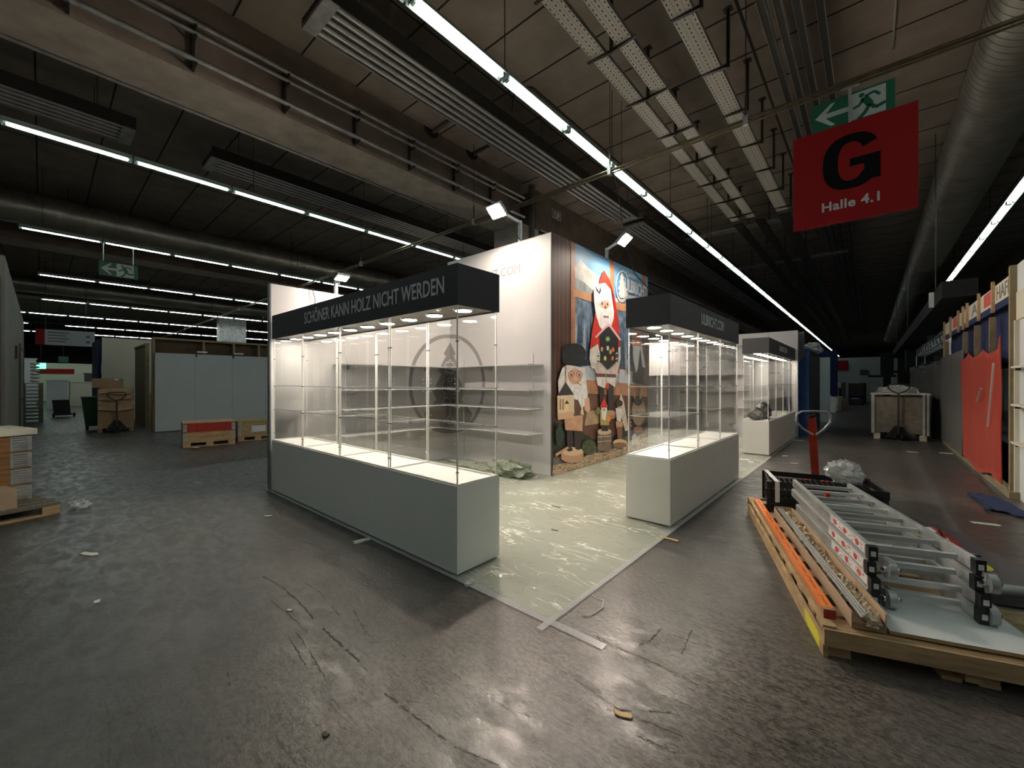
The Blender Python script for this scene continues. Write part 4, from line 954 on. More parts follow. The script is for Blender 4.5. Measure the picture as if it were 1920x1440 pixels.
# orange taped carton
t = pthing('long_carton', .052, 1.26, DZ, 'long slim carton sealed with orange printed tape along the pallet edge', 'carton')
k = MB(); k.box(-.028, .028, -1.18, 1.20, 0, .05, 'card'); k.build('box', t, world=False)
k = MB(); k.box(-.0285, .0285, -1.15, 1.2, .0502, .0512, 'orange').box(-.0291, -.0286, -1.15, 1.2, .030, .0512, 'orange'); k.box(-.0285, .0285, -1.1815, -1.1802, .0, .0512, 'redp'); k.build('tape', t, world=False)
for i in range(11):          # slanted script too small to read in the photograph
    k = MB(); rn = random.Random(i % 2); y = -1.13+i*.215
    for q in range(13 if i % 2 else 8):
        h_ = rn.choice((.006, .007, .012)); k.prism([(.006, y, .0515), (.006, y+.004, .0515), (.006-h_, y+.010, .0515), (.006-h_, y+.006, .0515)], (0, 0, .0003), 'ink')
        k.prism([(.006, y+.003, .0515), (.0045, y+.011, .0515), (.003, y+.011, .0515), (.0045, y+.003, .0515)], (0, 0, .0003), 'ink'); y += .0115
    k.prism([(.016, y+.010, .0515), (.016, y+.014, .0515), (-.016, y+.032, .0515), (-.016, y+.028, .0515)], (0, 0, .0003), 'ink')
    k.build('tape_lettering', t, world=False)
# open carton with profiles
t = pthing('open_carton', .21, 1.05, DZ, 'open long carton filled with crumpled kraft paper and three thin metal profiles', 'carton')
k = MB(); k.box(-.075, .075, -1.02, .98, 0, .004, 'cardl').box(-.075, -.070, -1.02, .98, .004, .085, 'cardl').box(.070, .075, -1.02, .98, .004, .10, 'cardl').box(-.0695, .0695, 0.975, .98, .004, .1, 'cardl').box(-.0695, .0695, -1.02, -1.015, .004, .03, 'card')
k.prism([(.0751, -1.02, .098), (.0751, .98, .098), (.095, .98, .085), (.095, -1.02, .085)], (0, 0, .003), 'cardl'); k.build('box', t, world=False)
pr_ = MB(); rnd = random.Random(5)
for i in range(40):
    y = -1.0+i*.048; pr_.blob((rnd.uniform(-.0, .035), y, .045), (.036, .05, .038), 'paper', .55, 9, 6, seed=i)
tag(pr_.build('kraft_paper', t, world=False), '', ''); q = t.children[-1]; del q['label']; del q['category']
for i, x in enumerate((-.052, -.036, -.020)): MB().box(x, x+.010, -1.08+.02*i, .95, .086, .094, 'alu').build('metal_profile', t, world=False)
# folding ladder: four layers
t = pthing('folding_ladder', .56, .3, DZ, 'folded aluminium multi-section ladder lying on the pallet, red and white stickers on its stiles', 'ladder')
lay = [(.025, .33, 1.98, 0.0), (.105, .33, 1.90, .01), (.19, .36, 2.02, -.01), (.275, .38, 2.05, .02)]
for i, (z, y0, y1, sx) in enumerate(lay):
    for s in (-1, 1):
        x0 = s*.235+sx*.5; xe = x0-s*.02
        k = MB(); k.beam((x0, y0-.3, z+.036), (xe-.045, y1-.3, z+.036+(.0 if i < 2 else .03)), .026, .070, 'alu')
        k.beam((x0+s*.014, y0-.3, z+.036), (xe-.045+s*.014, y1-.3, z+.036+(.0 if i < 2 else .03)), .004, .05, 'galv'); st = k.build('stile', t, world=False)
        if s < 0:
            A_ = Vector((x0, y0-.3, z+.036)); B_ = Vector((xe-.045, y1-.3, z+.036+(.0 if i < 2 else .03))); D_ = (B_-A_).normalized(); O_ = Vector((s*.0168, 0, 0))
            k = MB(); k.beam(A_+D_*.03+O_, A_+D_*.62+O_, .0012, .052, 'label', (0, 0, 1)); q_ = k.build('sticker', st, world=False)
            k = MB(); rn = random.Random(i)
            for q in range(34):
                P_ = A_+D_*(.05+rn.random()*.52)+O_*1.06+Vector((0, 0, rn.uniform(-.02, .02))); k.beam(P_, P_+D_*rn.uniform(.008, .03), .001, .0045, 'labelr')
            for q in (.14, .34, .52):
                C_ = A_+D_*q+O_*1.09; k.poly([C_+D_*(.03*math.cos(j))+Vector((0, 0, .02*math.sin(j))) for j in [jj*.52 for jj in range(12)]][::-1], 'labelr')
            k.build('sticker_print', st, world=False)
        k = MB(); k.box(x0-.022, x0+.022, y0-.345, y0-.298, z-.005, z+.075, 'black'); k.box(x0-.012, x0+.012, y0-.3465, y0-.345, z+.02, z+.05, 'label'); k.build('end_cap', t, world=False)
    n = 8
    for j in range(n):
        y = y0-.3+.10+(y1-y0-.2)*j/(n-1); zz = z+.036+(.03*(j/(n-1)) if i >= 2 else 0)
        MB().beam((-.22+sx*.5, y, zz), (.20+sx*.5, y, zz), .032, .028, 'galv' if j % 2 else 'alu').build('rung', t, world=False)
for s in (-1, 1):
    for z in (.07, .24):
        x = s*.27 if s > 0 else -.155
        k = MB(); k.path([(x-.018, .01, z), (x+.018, .01, z)], .052, 'galv', 26).path([(x-.036, .01, z), (x+.036, .01, z)], .020, 'chrome', 14); k.path([(x-.045, .01, z), (x+.045, .01, z)], .008, 'steel', 10)
        h = k.build('hinge', t, world=False)
        for q in (-.02, .02): MB().prism([(x+q-.003, .0, z-.055), (x+q-.003, .14, z-.035), (x+q-.003, .14, z+.035), (x+q-.003, .0, z+.055)], (.006, 0, 0), 'alu').build('hinge_plate', h, world=False)
k = MB(); k.box(-.13, -.10, 1.25, 1.30, .345, .375, 'redp'); k.build('locking_catch', t, world=False)
# dark tube and long black box at right
tb = MB().path([(.0, 0, 0), (.9, .06, 0)], .035, 'steel', 20)
t = pthing('black_tube', 1.02, .72, .235, 'black and grey round tube pointing right from the ladder hinge', 'tube')
MB().path([(-.0, 0, 0), (.9, .06, 0)], .034, 'galv', 20).build('tube_body', t, world=False)
MB().path([(-.09, -.005, 0), (-.0, 0, 0)], .042, 'black', 20).build('end_cap', t, world=False)
t = pthing('black_case', 1.3, .60, .1955, 'flat black case below the dark tube at the right edge', 'case')
MB().box(-.36, .45, -.04, .06, 0, .006, 'black').box(-.36, .45, -.04, .055, .0062, .014, 'rubber').build('case_body', t, world=False)
# red bag, white pack, knife like strip
o = MB().blob((1.13, 1.62, .245), (.16, .075, .05), 'redp', .35, 22, 12, seed=8, flat=.1)
bm_ = MB(); bm_.blob((0, 0, .065), (.085, .22, .07), 'redp', .35, 24, 12, seed=8, flat=.1)
t = pthing('plastic_bag', 1.14, 1.50, .197, 'crumpled red and white plastic bag beside the ladder', 'bag'); bm_.build('bag_body', t, world=False)
MB().blob((-.01, .05, .125), (.045, .08, .014), 'label', .2, 14, 8, seed=2).build('white_print', t, world=False)
t = pthing('paper_pack', 1.02, 1.90, .197, 'white paper pack with pale blue side lying behind the red bag', 'pack'); MB().blob((0, 0, .07), (.09, .17, .07), 'label', .12, 20, 10, seed=4, flat=.05).build('pack_body', t, world=False)
MB().box(.06, .12, -.25, .18, .0, .008, 'yellow').build('yellow_edge', t, world=False)
t = pthing('metal_strip', 1.18, 1.40, .197, 'short black and silver strip pointing right beside the red bag', 'strip'); MB().prism([(-.15, 0, 0), (.13, .05, 0), (.17, .03, 0), (-.15, -.04, 0)], (0, 0, .012), 'black').build('strip_body', t, world=False)
MB().prism([(-.12, .005, .0122), (.11, .045, .0122), (.15, .03, .0122), (-.12, -.02, .0122)], (0, 0, .004), 'alu').build('strip_top', t, world=False)
# black crates
def crate():
    t = thing('plastic_crate', (0, 0, 0), '', 'crate', 'stack of black crates on the pallet'); w2, d2, h = .46, .29, .078
    k = MB(); k.box(-w2, w2, -d2, -d2+.008, .02, .032, 'black').box(-w2, w2, d2-.008, d2, .02, .032, 'black').box(-w2, -w2+.008, -d2+.008, d2-.008, .02, .032, 'black').box(w2-.008, w2, -d2+.008, d2-.008, .02, .032, 'black')
    for yy in (-d2-.004, d2-.004): k.box(-w2-.006, w2+.006, yy, yy+.008, h-.022, h-.004, 'black')
    for xx in (-w2-.004, w2-.004): k.box(xx, xx+.008, -d2, d2, h-.022, h-.004, 'black')
    for i in range(24):
        x = -w2+.02+i*(2*w2-.04)/23
        for yy in (-d2, d2-.006): k.box(x-.006, x+.006, yy, yy+.006, .03, h-.02, 'black')
    for i in range(14):
        y = -d2+.02+i*(2*d2-.04)/13
        for xx in (-w2, w2-.006): k.box(xx, xx+.006, y-.006, y+.006, .03, h-.02, 'black')
    k.box(-w2+.001, w2-.001, -d2+.0012, -d2+.003, .022, h-.006, 'black').box(-w2+.001, w2-.001, d2-.003, d2-.0012, .022, h-.006, 'black').box(-w2+.0012, -w2+.003, -d2+.004, d2-.004, .022, h-.006, 'black').box(w2-.003, w2-.0012, -d2+.004, d2-.004, .022, h-.006, 'black')
    k.build('frame', t, world=False)
    k = MB()
    for i in range(19): x = -w2+.03+i*(2*w2-.06)/18; k.box(x-.006, x+.006, -d2+.01, d2-.01, .012, .020, 'black')
    for i in range(9): y = -d2+.04+i*(2*d2-.08)/8; k.box(-w2+.01, w2-.01, y-.006, y+.006, .004, .012, 'black')
    k.build('bottom_grid', t, world=False)
    for sx in (-1, 1):
        for sy in (-1, 1): MB().box(sx*w2-.022, sx*w2+.022, sy*d2-.022, sy*d2+.022, .0, h-.003, 'black').build('corner_post', t, world=False)
    return t
cr = crate(); CX, CY = .60, 2.43
for i, nm in enumerate(('lowest', 'second', 'third', 'topmost')):
    o = cr if i == 0 else copy_thing(cr, (0, 0, 0), 0)
    o.location = pt(CX+.004*(i % 2), CY, DZ+i*.080); o.rotation_euler = (0, 0, PR-R(6)+R(1)*(i % 2)); o['label'] = 'black slatted plastic crate, %s of the stack at the far end of the pallet' % nm
t = pthing('strap', .18, 2.12, .37, 'whitish strap holding the crate stack', 'strap')
k = MB(); k.prism([(-.02, .0, .1285), (.02, .0, .1285), (.02, .6, .1285), (-.02, .6, .1285)], (0, 0, .002), 'label').prism([(-.02, .0, -.08), (.02, .0, -.08), (.02, .0, .13), (-.02, .0, .13)], (0, -.002, 0), 'label'); k.build('band', t, world=False)
t = pthing('plastic_wrap', .80, 2.36, .495, 'ball of crumpled clear plastic wrap on top of the black crates', 'plastic wrap')
k = MB(); k.blob((0, 0, .09), (.135, .12, .10), 'film', .45, 22, 14, seed=21).blob((-.06, .02, .13), (.08, .08, .07), 'film', .5, 16, 10, seed=22).blob((.06, -.02, .08), (.09, .08, .07), 'film', .5, 16, 10, seed=23); k.build('wrap', t, world=False)
# hand pallet truck behind the pallet
hx, hy = G(1530, 717+178, .0)[0:2] if 0 else (-.60, 6.35)
t = thing('pallet_truck', (hx, hy, 0), 'hand pallet truck with red tiller and steel loop handle behind the ladder pallet', 'pallet truck')
def hh(px, py, d):
    l = (px-960)/FP*d; return (l*Rv[0]+d*Fv[0], l*Rv[1]+d*Fv[1], HC+(HY-py)/FP*d)
a = Vector(hh(1529, 893, 4.95)); b = Vector(hh(1522, 782, 4.62))
MB().beam(a, b, .075, .05, 'redp').build('tiller', t)
MB().beam(a+(a-b)*.35, a, .08, .06, 'steel').build('tiller_foot', t)
lp = [hh(px, py, 4.62) for px, py in ((1524, 815), (1505, 803), (1493, 790), (1494, 777), (1503, 771.5), (1525, 771), (1548, 772), (1557, 779), (1557, 792), (1545, 805), (1530, 815))]
MB().path(lp, .012, 'galv', 10).build('loop_handle', t)
MB().path([b+Vector((-.03, -.02, .0)), b+Vector((.03, .02, 0.02))], .02, 'rubber', 10).build('release_grip', t)
bx_, by_ = a.x, a.y
MB().box(bx_-.14, bx_+.14, by_-.05, by_+.16, .10, .30, 'redp').path([(bx_, by_+.03, .3), (bx_, by_+.03, .36)], .05, 'steel', 16).build('pump', t)
for s in (-1, 1):
    c_ = Vector((bx_+s*.07, by_+.08, .09)); MB().path([c_-Vector((.022, 0, 0)), c_+Vector((.022, 0, 0))], .09, 'rubber', 20).build('wheel', t)
tag(MB().blob((bx_-.02, by_-.20, .02), (.06, .05, .03), 'cream', .3, 12, 8, seed=3, flat=.2).build('scrap'), 'small yellowish lump at the foot of the red tiller', 'scrap')

# ================================================================ RIGHT-HAND BOOTH
XR = 1.40
tag(MB().box(XR-.05, XR+.05, 8.2, 14.7, 0, .09, 'framewood').build('floor_beam'), 'pale timber beam on the floor under the red and grey cloths', 'beam')
def post(y, z1, m='framewood', w_=.05, lab='', x=XR):
    return tag(MB().box(x-.02, x+.05, y-w_/2, y+w_/2, .0905 if y > 8.3 else 0, z1, m).build('timber_post'), lab, 'post', 'timber posts of the right-hand booth')
for y, nm in ((14.6, 'farthest'), (12.0, 'third'), (10.8, 'second'), (9.6, 'nearest')): post(y, 2.50, lab='pale timber post behind the cloths of the right booth, %s' % nm)
def cloth(y0, y1, zt, zb, m, lab, x, amp=.02, n=40, seed=1, kind='cloth'):
    rnd = random.Random(seed); ph = [rnd.uniform(0, 6) for _ in range(5)]
    def f(u, v):
        y = y0+(y1-y0)*u; a = zt(u); b = zb(u); z = a+(b-a)*v
        return (x+amp*(math.sin(u*17+ph[0]+v*2)+.6*math.sin(u*31+ph[1]-v*3)+.4*math.sin(v*9+ph[2]+u*5)), y, z)
    return tag(MB().grid(f, n, 20, m, True, (.006, 0, 0)).build('hanging_cloth'), lab, 'cloth')
y_a, y_b = 8.42, 11.45
rc_ = cloth(y_a, y_b, lambda u: 2.02-.10*abs(math.sin(u*math.pi*2.5))+(.12 if u < .06 else 0), lambda u: .14+.05*math.sin(u*9)-.05*u, 'redcloth', 'large red felt cloth hanging on the right-hand booth', XR-.09, .010)
k = MB(); ya, za = onX(1864, 674, XR-.12); yb, zb = onX(1853, 800, XR-.12); k.beam((XR-.125, ya, za-.05), (XR-.125, yb, zb), .012, .02, 'label', (1, 0, 0))
ya, za = onX(1841, 728, XR-.12); yb, zb = onX(1833, 754, XR-.12); k.beam((XR-.125, ya, za), (XR-.125, yb, zb), .012, .02, 'label', (1, 0, 0))
k.build('white_tape', rc_)
cloth(11.46, 14.65, lambda u: 2.12-.02*u, lambda u: .10, 'greycloth', 'flat dark grey felt cloth hanging left of the red cloth', XR-.08, .008, seed=4)
cloth(8.40, 14.6, lambda u: 2.70, lambda u: 1.7, 'navy', 'dark navy cloth behind the top of the red cloth', XR+.10, .015, seed=6)
cloth(9.0, 11.4, lambda u: .6, lambda u: .003, 'navy', 'dark navy cloth showing below the red cloth', XR+.13, .01, seed=9)
def drape(x0, y0, x1, y1, zt, lab, seed, m='greycloth'):
    rnd = random.Random(seed); p1 = rnd.uniform(0, 6)
    d = Vector((x1-x0, y1-y0, 0)); nrm = Vector((-d.y, d.x, 0)).normalized()
    def f(u, v):
        q = Vector((x0, y0, 0))+d*u+nrm*(.10*math.sin(u*23+p1)+.05*math.sin(u*51+v*3)); zt_ = zt+.22*math.sin(u*9+p1)*.5
        return (q.x, q.y, zt_+(.02-zt_)*v)
    return tag(MB().grid(f, 60, 14, m, True, (.006, 0, 0)).build('hanging_cloth'), lab, 'cloth')
drape(1.35, 14.9, 1.42, 20.5, 1.98, 'loosely draped dark grey cloth beyond the flat grey cloth, nearer part', 2)
drape(1.5, 20.6, 1.45, 27, 2.1, 'loosely draped dark grey cloth farther down the right side of the aisle', 7)
# fascia of the right booth
t = thing('booth_fascia', (XR, 11.5, 2.62), 'timber fascia of the right-hand booth with white panels, red squares and large letters', 'fascia')
MB().box(XR+.0, XR+.03, 8.40, 14.78, 2.56, 2.66, 'navy').build('backing_board', t)
MB().box(XR+.0, XR+.03, 8.40, 14.78, 2.661, 2.93, 'cream').build('white_panel', t)
for px in (1772.5, 1784, 1799, 1808, 1816, 1838, 1865):
    y = min(onX(px, 600, XR)[0], 14.74); MB().box(XR-.035, XR-.001, y-.026, y+.026, 2.54 if px != 1772.5 else 1.9, 3.0, 'cream' if 0 else 'wood').build('batten', t)
for a_, b_ in ((1788, 1798), (1846, 1860)):
    y0_, _ = onX(b_, 600, XR); y1_, _ = onX(a_, 600, XR); MB().box(XR-.008, XR-.001, y0_, y1_, 2.70, 2.90, 'labelr').build('red_square', t)
ya_, _ = onX(1869.5, 600, XR); 
fit_text(MB(), 'HAFE', 'embd', TX((XR-.004, ya_, 2.70), (0, -1, 0), (0, 0, 1)), ya_-8.42, .19).build('lettering', t)
fit_text(MB(), 'A', 'embd', TX((XR-.004, onX(1822, 600, XR)[0], 2.70), (0, -1, 0), (0, 0, 1)), .55, .19).build('lettering', t)
# white shelf unit at the right frame edge
t = thing('shelf_unit', (1.9, 7.8, 0), 'tall white shelf unit with pale timber edge at the right edge of the picture', 'shelf unit')
MB().box(1.37, 1.43, 8.28, 8.36, 0, 3.02, 'framewood').build('edge_post', t)
MB().box(1.44, 1.46, 6.6, 8.279, 0, 2.3, 'whitebd').build('back_panel', t)
MB().box(1.40, 1.439, 8.23, 8.279, 0, 2.3, 'cream').build('side_panel', t)
MB().box(1.42, 1.46, 6.6, 8.279, 2.301, 2.66, 'cream').build('header', t)
MB().box(1.43, 1.46, 6.6, 8.279, 2.661, 3.02, 'whitebd').build('header_panel', t)
for z in (.72, 1.20, 1.68):
    f_ = MB().box(1.36, 1.439, 6.6, 8.20, z, z+.025, 'cream').build('shelf', t); MB().box(1.38, 1.42, 8.05, 8.13, z-.03, z-.001, 'black').build('clip', f_)
pf_ = MB().grid(lambda u, v: (1.0+.30*u+.03*math.sin(v*5), 7.15+.95*v+.1*math.sin(u*5), .012+.02*abs(math.sin(u*9+v*7))), 24, 12, 'navy', True, (0, 0, .004))
tag(pf_.build('plastic_sheet'), 'crumpled dark blue plastic sheet on the floor before the right shelf unit', 'plastic sheet')
tag(MB().blob((1.75, 6.9, .02), (.12, .05, .02), 'orange', .3, 10, 6, seed=2, flat=.2).build('scrap'), 'small orange scrap by the blue sheet at the right edge', 'scrap')

# trusses, projector box and black covers above the right side
def truss(y0, y1, x, z, lab, legs=False):
    t = thing('truss', (x, (y0+y1)/2, z), lab, 'truss', 'aluminium trusses')
    s = .29
    for dx in (0, s):
        for dz in (0, s): MB().path([(x+dx, y0, z+dz), (x+dx, y1, z+dz)], .022, 'alu', 8).build('chord', t)
    k = MB(); n = max(2, int((y1-y0)/.45))
    for i in range(n):
        a_ = y0+(y1-y0)*i/n; b_ = y0+(y1-y0)*(i+1)/n
        if i % 2: a_, b_ = b_, a_
        for dx in (0, s): k.path([(x+dx, a_, z), (x+dx, b_, z+s)], .009, 'alu', 6)
        for dz in (0, s): k.path([(x, a_, z+dz), (x+s, b_, z+dz)], .009, 'alu', 6)
    k.build('lattice', t)
    for y in ((y0+.05, y1-.05) if legs else ()):
        for dx in (0, s): MB().path([(x+dx, y, 0), (x+dx, y, z)], .022, 'alu', 8).build('leg', t)
    for y in (() if legs else (y0+1, y1-1)): MB().path([(x+s, y, z+s), (x+s, y, CZ-.003)], .008, 'steel', 6).build('wire', t)
    return t
truss(12.4, 26, 2.3, 3.35, 'silver lattice truss over the right-hand booth, nearest')
truss(17.3, 27.8, 1.68, 2.75, 'silver lattice truss farther over the right-hand booths', True)
t = thing('truss_tower', (1.75, 16.8, 0), 'upright silver lattice tower behind the fascia of the right booth', 'truss')
for dx in (0, .3):
    for dy in (0, .3): MB().path([(1.7+dx, 16.7+dy, .0), (1.7+dx, 16.7+dy, 3.3)], .025, 'alu', 8).build('chord', t)
k = MB()
for i in range(8): k.path([(1.7, 16.7, .1+i*.4), (2.0, 16.7, .5+i*.4)], .01, 'alu', 6)
k.build('lattice', t)
t = thing('ceiling_box', (1.35, 20, 3.2), 'long black boxed beam hanging above the right side of the aisle', 'box')
MB().box(1.10, 1.60, 12.1, 40, 3.22, 3.56, 'blackcloth').build('cover', t); MB().box(1.02, 1.099, 13.4, 13.5, 3.22, 3.56, 'whitebd').build('white_flap', t)
for y in (13.0, 22, 31): MB().path([(1.09, y, 3.5), (1.09, y, CZ-.003)], .008, 'steel', 6).build('wire', t)
for (x0, x1, y0, y1, z0, z1, lab) in ((1.35, 2.3, 28.2, 29.4, 2.1, 3.2, 'large black box on a stand at the far right of the aisle'), (.42, .95, 30, 30.5, 1.9, 3.1, 'smaller black box beside the large one far down the aisle')):
    t = thing('black_box', ((x0+x1)/2, (y0+y1)/2, 0), lab, 'box'); MB().box(x0, x1, y0, y1, z0, z1, 'blackcloth').build('cover', t)
    MB().box((x0+x1)/2-.15, (x0+x1)/2+.15, y0+.12, y1-.1, 0, z0-.001, 'blackcloth').build('column', t); MB().box(x0-.5, x1+.1, y0, y0+.1, z0-.12, z0-.001, 'blackcloth').build('cross_bar', t)
pts_ = thing('railing', (2.4, 24, 0), 'dark metal railing frames behind the grey drapes at right', 'railing')
for i in range(4): MB().path([(1.9+i*.5, 24, 0), (1.9+i*.5, 24, 2.35), (2.3+i*.5, 24, 2.35), (2.3+i*.5, 24, 0)], .03, 'steel', 6).build('frame', pts_)
t = thing('hall_sign', (3.0, 31, 3.0), 'small dim red and black board far behind the right-hand booth', 'sign'); MB().box(2.3, 4.2, 31, 31.1, 2.9, 4.0, 'black').build('board', t)
MB().box(2.6, 3.2, 30.98, 30.999, 3.2, 3.8, 'red').build('red_field', t)
k = MB(); k.path([(3.2, 31.05, 4.0), (3.2, 31.05, CZ)], .01, 'steel', 6); k.build('hanger', t)
tag(MB().box(2.5, 14, 33, 33.2, 0, 3.1, 'wallgrey').build('partition_wall'), 'pale partition wall far behind the right-hand booth', 'partition wall')
# cart on a pallet truck in the aisle
cx, cy = .05, 14.7
t = thing('wooden_crate', (cx+.45, cy+.6, 0), 'large grey wooden crate with metal straps in the middle of the aisle', 'crate')
MB().box(cx, cx+1.05, cy, cy+1.1, .18, 1.12, 'pallet').build('crate_body', t)
for x in (cx-.03, cx+.95, cx+1.0): MB().box(x, x+.07, cy-.03, cy+1.13, .15, 1.18, 'galv').build('corner_angle', t)
for x in (cx+.02, cx+.9): MB().box(x, x+.13, cy+.02, cy+1.0, .0, .149, 'cream').build('block', t)
MB().box(cx-.05, cx+1.1, cy-.03, cy+1.13, 1.181, 1.21, 'cream').build('lid', t)
MB().blob((cx+.5, cy+.5, 1.28), (.38, .3, .12), 'film', .4, 18, 10, seed=6, flat=.3).build('foil', t)
def jack(x, y, rz, lab, tm='steel', hm='rubber', H_=1.18, w_=.20):
    t = thing('pallet_truck', (x, y, 0), lab, 'pallet truck', None, rz)
    k = MB(); k.prism([(-.26, .1, .05), (.26, .1, .05), (.07, .02, .36), (-.07, .02, .36)], (0, .05, 0), 'steel'); k.build('frame', t, world=False)
    for s in (-1, 1):
        MB().box(s*.18-.07, s*.18+.07, .16, 1.2, .05, .09, 'steel').build('fork', t, world=False)
        MB().path([(s*.06-.02, 0, .085), (s*.06+.02, 0, .085)], .085, 'rubber', 18).build('wheel', t, world=False)
    MB().beam((0, 0, .18), (0, -.09, H_-.22), .045, .04, tm).build('tiller', t, world=False)
    MB().path([(0, -.09, H_-.24), (-w_*.6, -.09, H_-.18), (-w_, -.09, H_-.10), (-w_, -.09, H_-.02), (-w_*.8, -.09, H_), (w_*.8, -.09, H_), (w_, -.09, H_-.02), (w_, -.09, H_-.10), (w_*.6, -.09, H_-.18), (0, -.09, H_-.24)], .014, hm, 8).build('loop_handle', t, world=False)
    return t
jack(cx+.5, cy-.12, 0, 'dark hand pallet truck under the grey crate in the aisle', H_=1.45)
# ---------------------------------------------------------------- blue booth and things beyond the third case
def bthing(nm, x0, x1, y0, y1, z0, z1, m, lab, cat): return tag(MB().box(x0, x1, y0, y1, z0, z1, m).build(nm), lab, cat)
cl = lambda x0, y0, x1, y1, zt, m, lab, sd: drape(x0, y0, x1, y1, zt, lab, sd, m)
bthing('partition_wall', -4.5, -1.30, 14.2, 14.3, 0, 2.45, 'blue', 'blue cloth covered booth wall right behind the third display case', 'partition wall')
bthing('partition_wall', -1.36, -1.29, 14.35, 17.4, 0, 2.42, 'blackcloth', 'black side wall of the blue booth', 'partition wall')
t = thing('booth_header', (-1.6, 14.15, 2.1), 'grey rounded header board on the blue booth', 'header')
k = MB(); k.prism([(-2.4, 14.05, 2.92), (-2.4, 14.05, 2.45), (-2.1, 14.05, 2.2), (-1.85, 14.05, 2.08), (-1.55, 14.05, 2.08), (-1.40, 14.05, 2.2), (-1.40, 14.05, 2.92)], (0, .145, 0), 'darkbd'); k.build('board', t)
MB().box(-2.1, -1.6, 14.04, 14.049, 2.60, 2.66, 'letter').build('lettering', t)
tag(MB().blob((-1.35, 15.6, 2.52), (.25, 1.1, .16), 'film', .35, 24, 12, seed=31, flat=.45).build('plastic_roll'), 'bundle of crumpled clear plastic on top of the blue booth', 'plastic wrap')
bthing('partition_wall', -1.75, -1.15, 19.6, 19.7, 0, 2.45, 'wallgrey', 'narrow pale green white panel beyond the black side wall', 'partition wall')
bthing('partition_wall', -8, -1.6, 34, 34.2, 0, 3.6, 'navy', 'dark navy booth wall far down the left side of the aisle', 'partition wall')
bthing('partition_wall', -3.6, 1.5, 41, 41.2, 0, 3.4, 'wallgrey', 'pale wall closing the view at the far end of the aisle', 'partition wall')
t = thing('hall_sign', (-1.7, 40.9, 2.3), 'small red sign on the pale wall at the end of the aisle', 'sign'); MB().box(-2.1, -1.3, 40.9, 40.98, 2.45, 3.2, 'red').build('board', t)
bthing('picture_board', -.6, -.1, 40.9, 40.98, 2.1, 2.45, 'steel', 'small dark board on the pale far wall right of the red sign', 'sign')
rnd = random.Random(9)
cols = ['steel', 'card', 'label', 'pallet', 'navy', 'cream', 'darkbd', 'whitebd']
slots = [(-4.3+1.25*(i % 3)+.3*((i//3) % 2), 26.5+1.45*(i//3)) for i in range(14)]+[(-3.2+1.25*(i % 4), 35.6+1.5*(i//4)) for i in range(12)]
for i, (x, y) in enumerate(slots):
    a_ = rnd.uniform(.25, .5); h = rnd.uniform(.4, 1.5)
    m = cols[i % 8]; nmz = {'steel': 'dark', 'card': 'brown', 'label': 'white', 'pallet': 'grey wooden', 'navy': 'navy', 'cream': 'cream', 'darkbd': 'charcoal', 'whitebd': 'pale'}[m]
    sz = 'tall' if h > 1 else 'low'; T_ = Matrix.Translation((x, y, 0)) @ Matrix.Rotation(rnd.uniform(-.4, .4), 4, 'Z')
    t = thing('packing_box', (x, y, 0), '%s %s box in the clutter %s' % (sz, nmz, 'beside the distant navy wall' if i < 14 else 'before the pale end wall'), 'box', '%s %s clutter boxes %s' % (sz, nmz, 'beside the navy wall' if i < 14 else 'at the end wall'))
    MB().box(-a_, a_, -a_*.8, a_*.8, 0, h, m, T_).build('body', t)
    MB().box(-a_*.7, a_*.5, -a_*.6, a_*.6, h+.001, h+.05, cols[(i+2) % 8], T_).build('lid', t)

# ================================================================ LEFT SIDE OF THE HALL
t = thing('partition_wall', (-16.1, 5.5, 0), 'wide plain bluish grey partition wall standing behind the red box at left', 'partition wall')
MB().box(-16.16, -16.08, 2.23, 9.5, .02, 2.39, 'wallgrey').build('panel', t)
k = MB()
for y in (3.2, 4.2, 5.2, 6.2): k.box(-16.079, -16.078, y-.004, y+.004, .02, 2.39, 'edge')
k.build('joint', t)
for i, y in enumerate((3.33, 4.33)):
    t = thing('clip_light', (-16.0, y, 2.35), 'small white clip lamp on top of the grey partition wall, %s one' % ('left', 'right')[i], 'lamp', 'clip lamps on the grey wall')
    MB().box(-16.17, -16.04, y-.12, y-.08, 2.3, 2.44, 'steel').build('clamp', t); MB().box(-16.06, -15.95, y-.10, y+.16, 2.44, 2.48, 'label').build('lamp_head', t)
t = thing('stud_wall', (-16.3, 5.5, 0), 'raw timber frame with brown board rising behind the grey partition wall', 'frame')
MB().box(-16.45, -16.40, 2.2, 9.4, 0, 2.85, 'framedark').build('back_board', t)
for z in (2.80,): MB().box(-16.40, -16.18, 2.19, 9.45, z, z+.06, 'framewood').build('top_rail', t)
for y in (2.19, 3.42, 4.25, 5.0, 5.6, 7.0): MB().box(-16.399, -16.19, y, y+.06, .0, 2.799, 'framewood').build('stud', t)
t = thing('stud_wall', (-16.8, 1.9, 0), 'narrow upright plywood panel with timber edges left of the grey wall', 'frame')
MB().box(-20.4, -17.85, 2.27, 2.30, 0, 2.72, 'framewood').build('panel_sheet', t)
MB().box(-17.849, -17.76, 2.22, 2.32, 0, 2.78, 'framewood').build('stud', t); MB().box(-20.4, -17.85, 2.24, 2.34, 2.7205, 2.78, 'framewood').build('top_rail', t)
bthing('partition_wall', -22.6, -22.5, 1.55, 4.1, .0, 3.25, 'cream', 'tall cream coloured booth wall behind the cardboard box at left', 'partition wall')
bthing('partition_wall', -25.5, -22.65, 1.45, 1.54, .0, 3.2, 'navy', 'dark side of the cream booth at far left', 'partition wall')
bthing('board', -20.0, -19.9, 2.4, 3.3, 0, 1.1, 'woody', 'low plank panel seen between the timber frames', 'board')
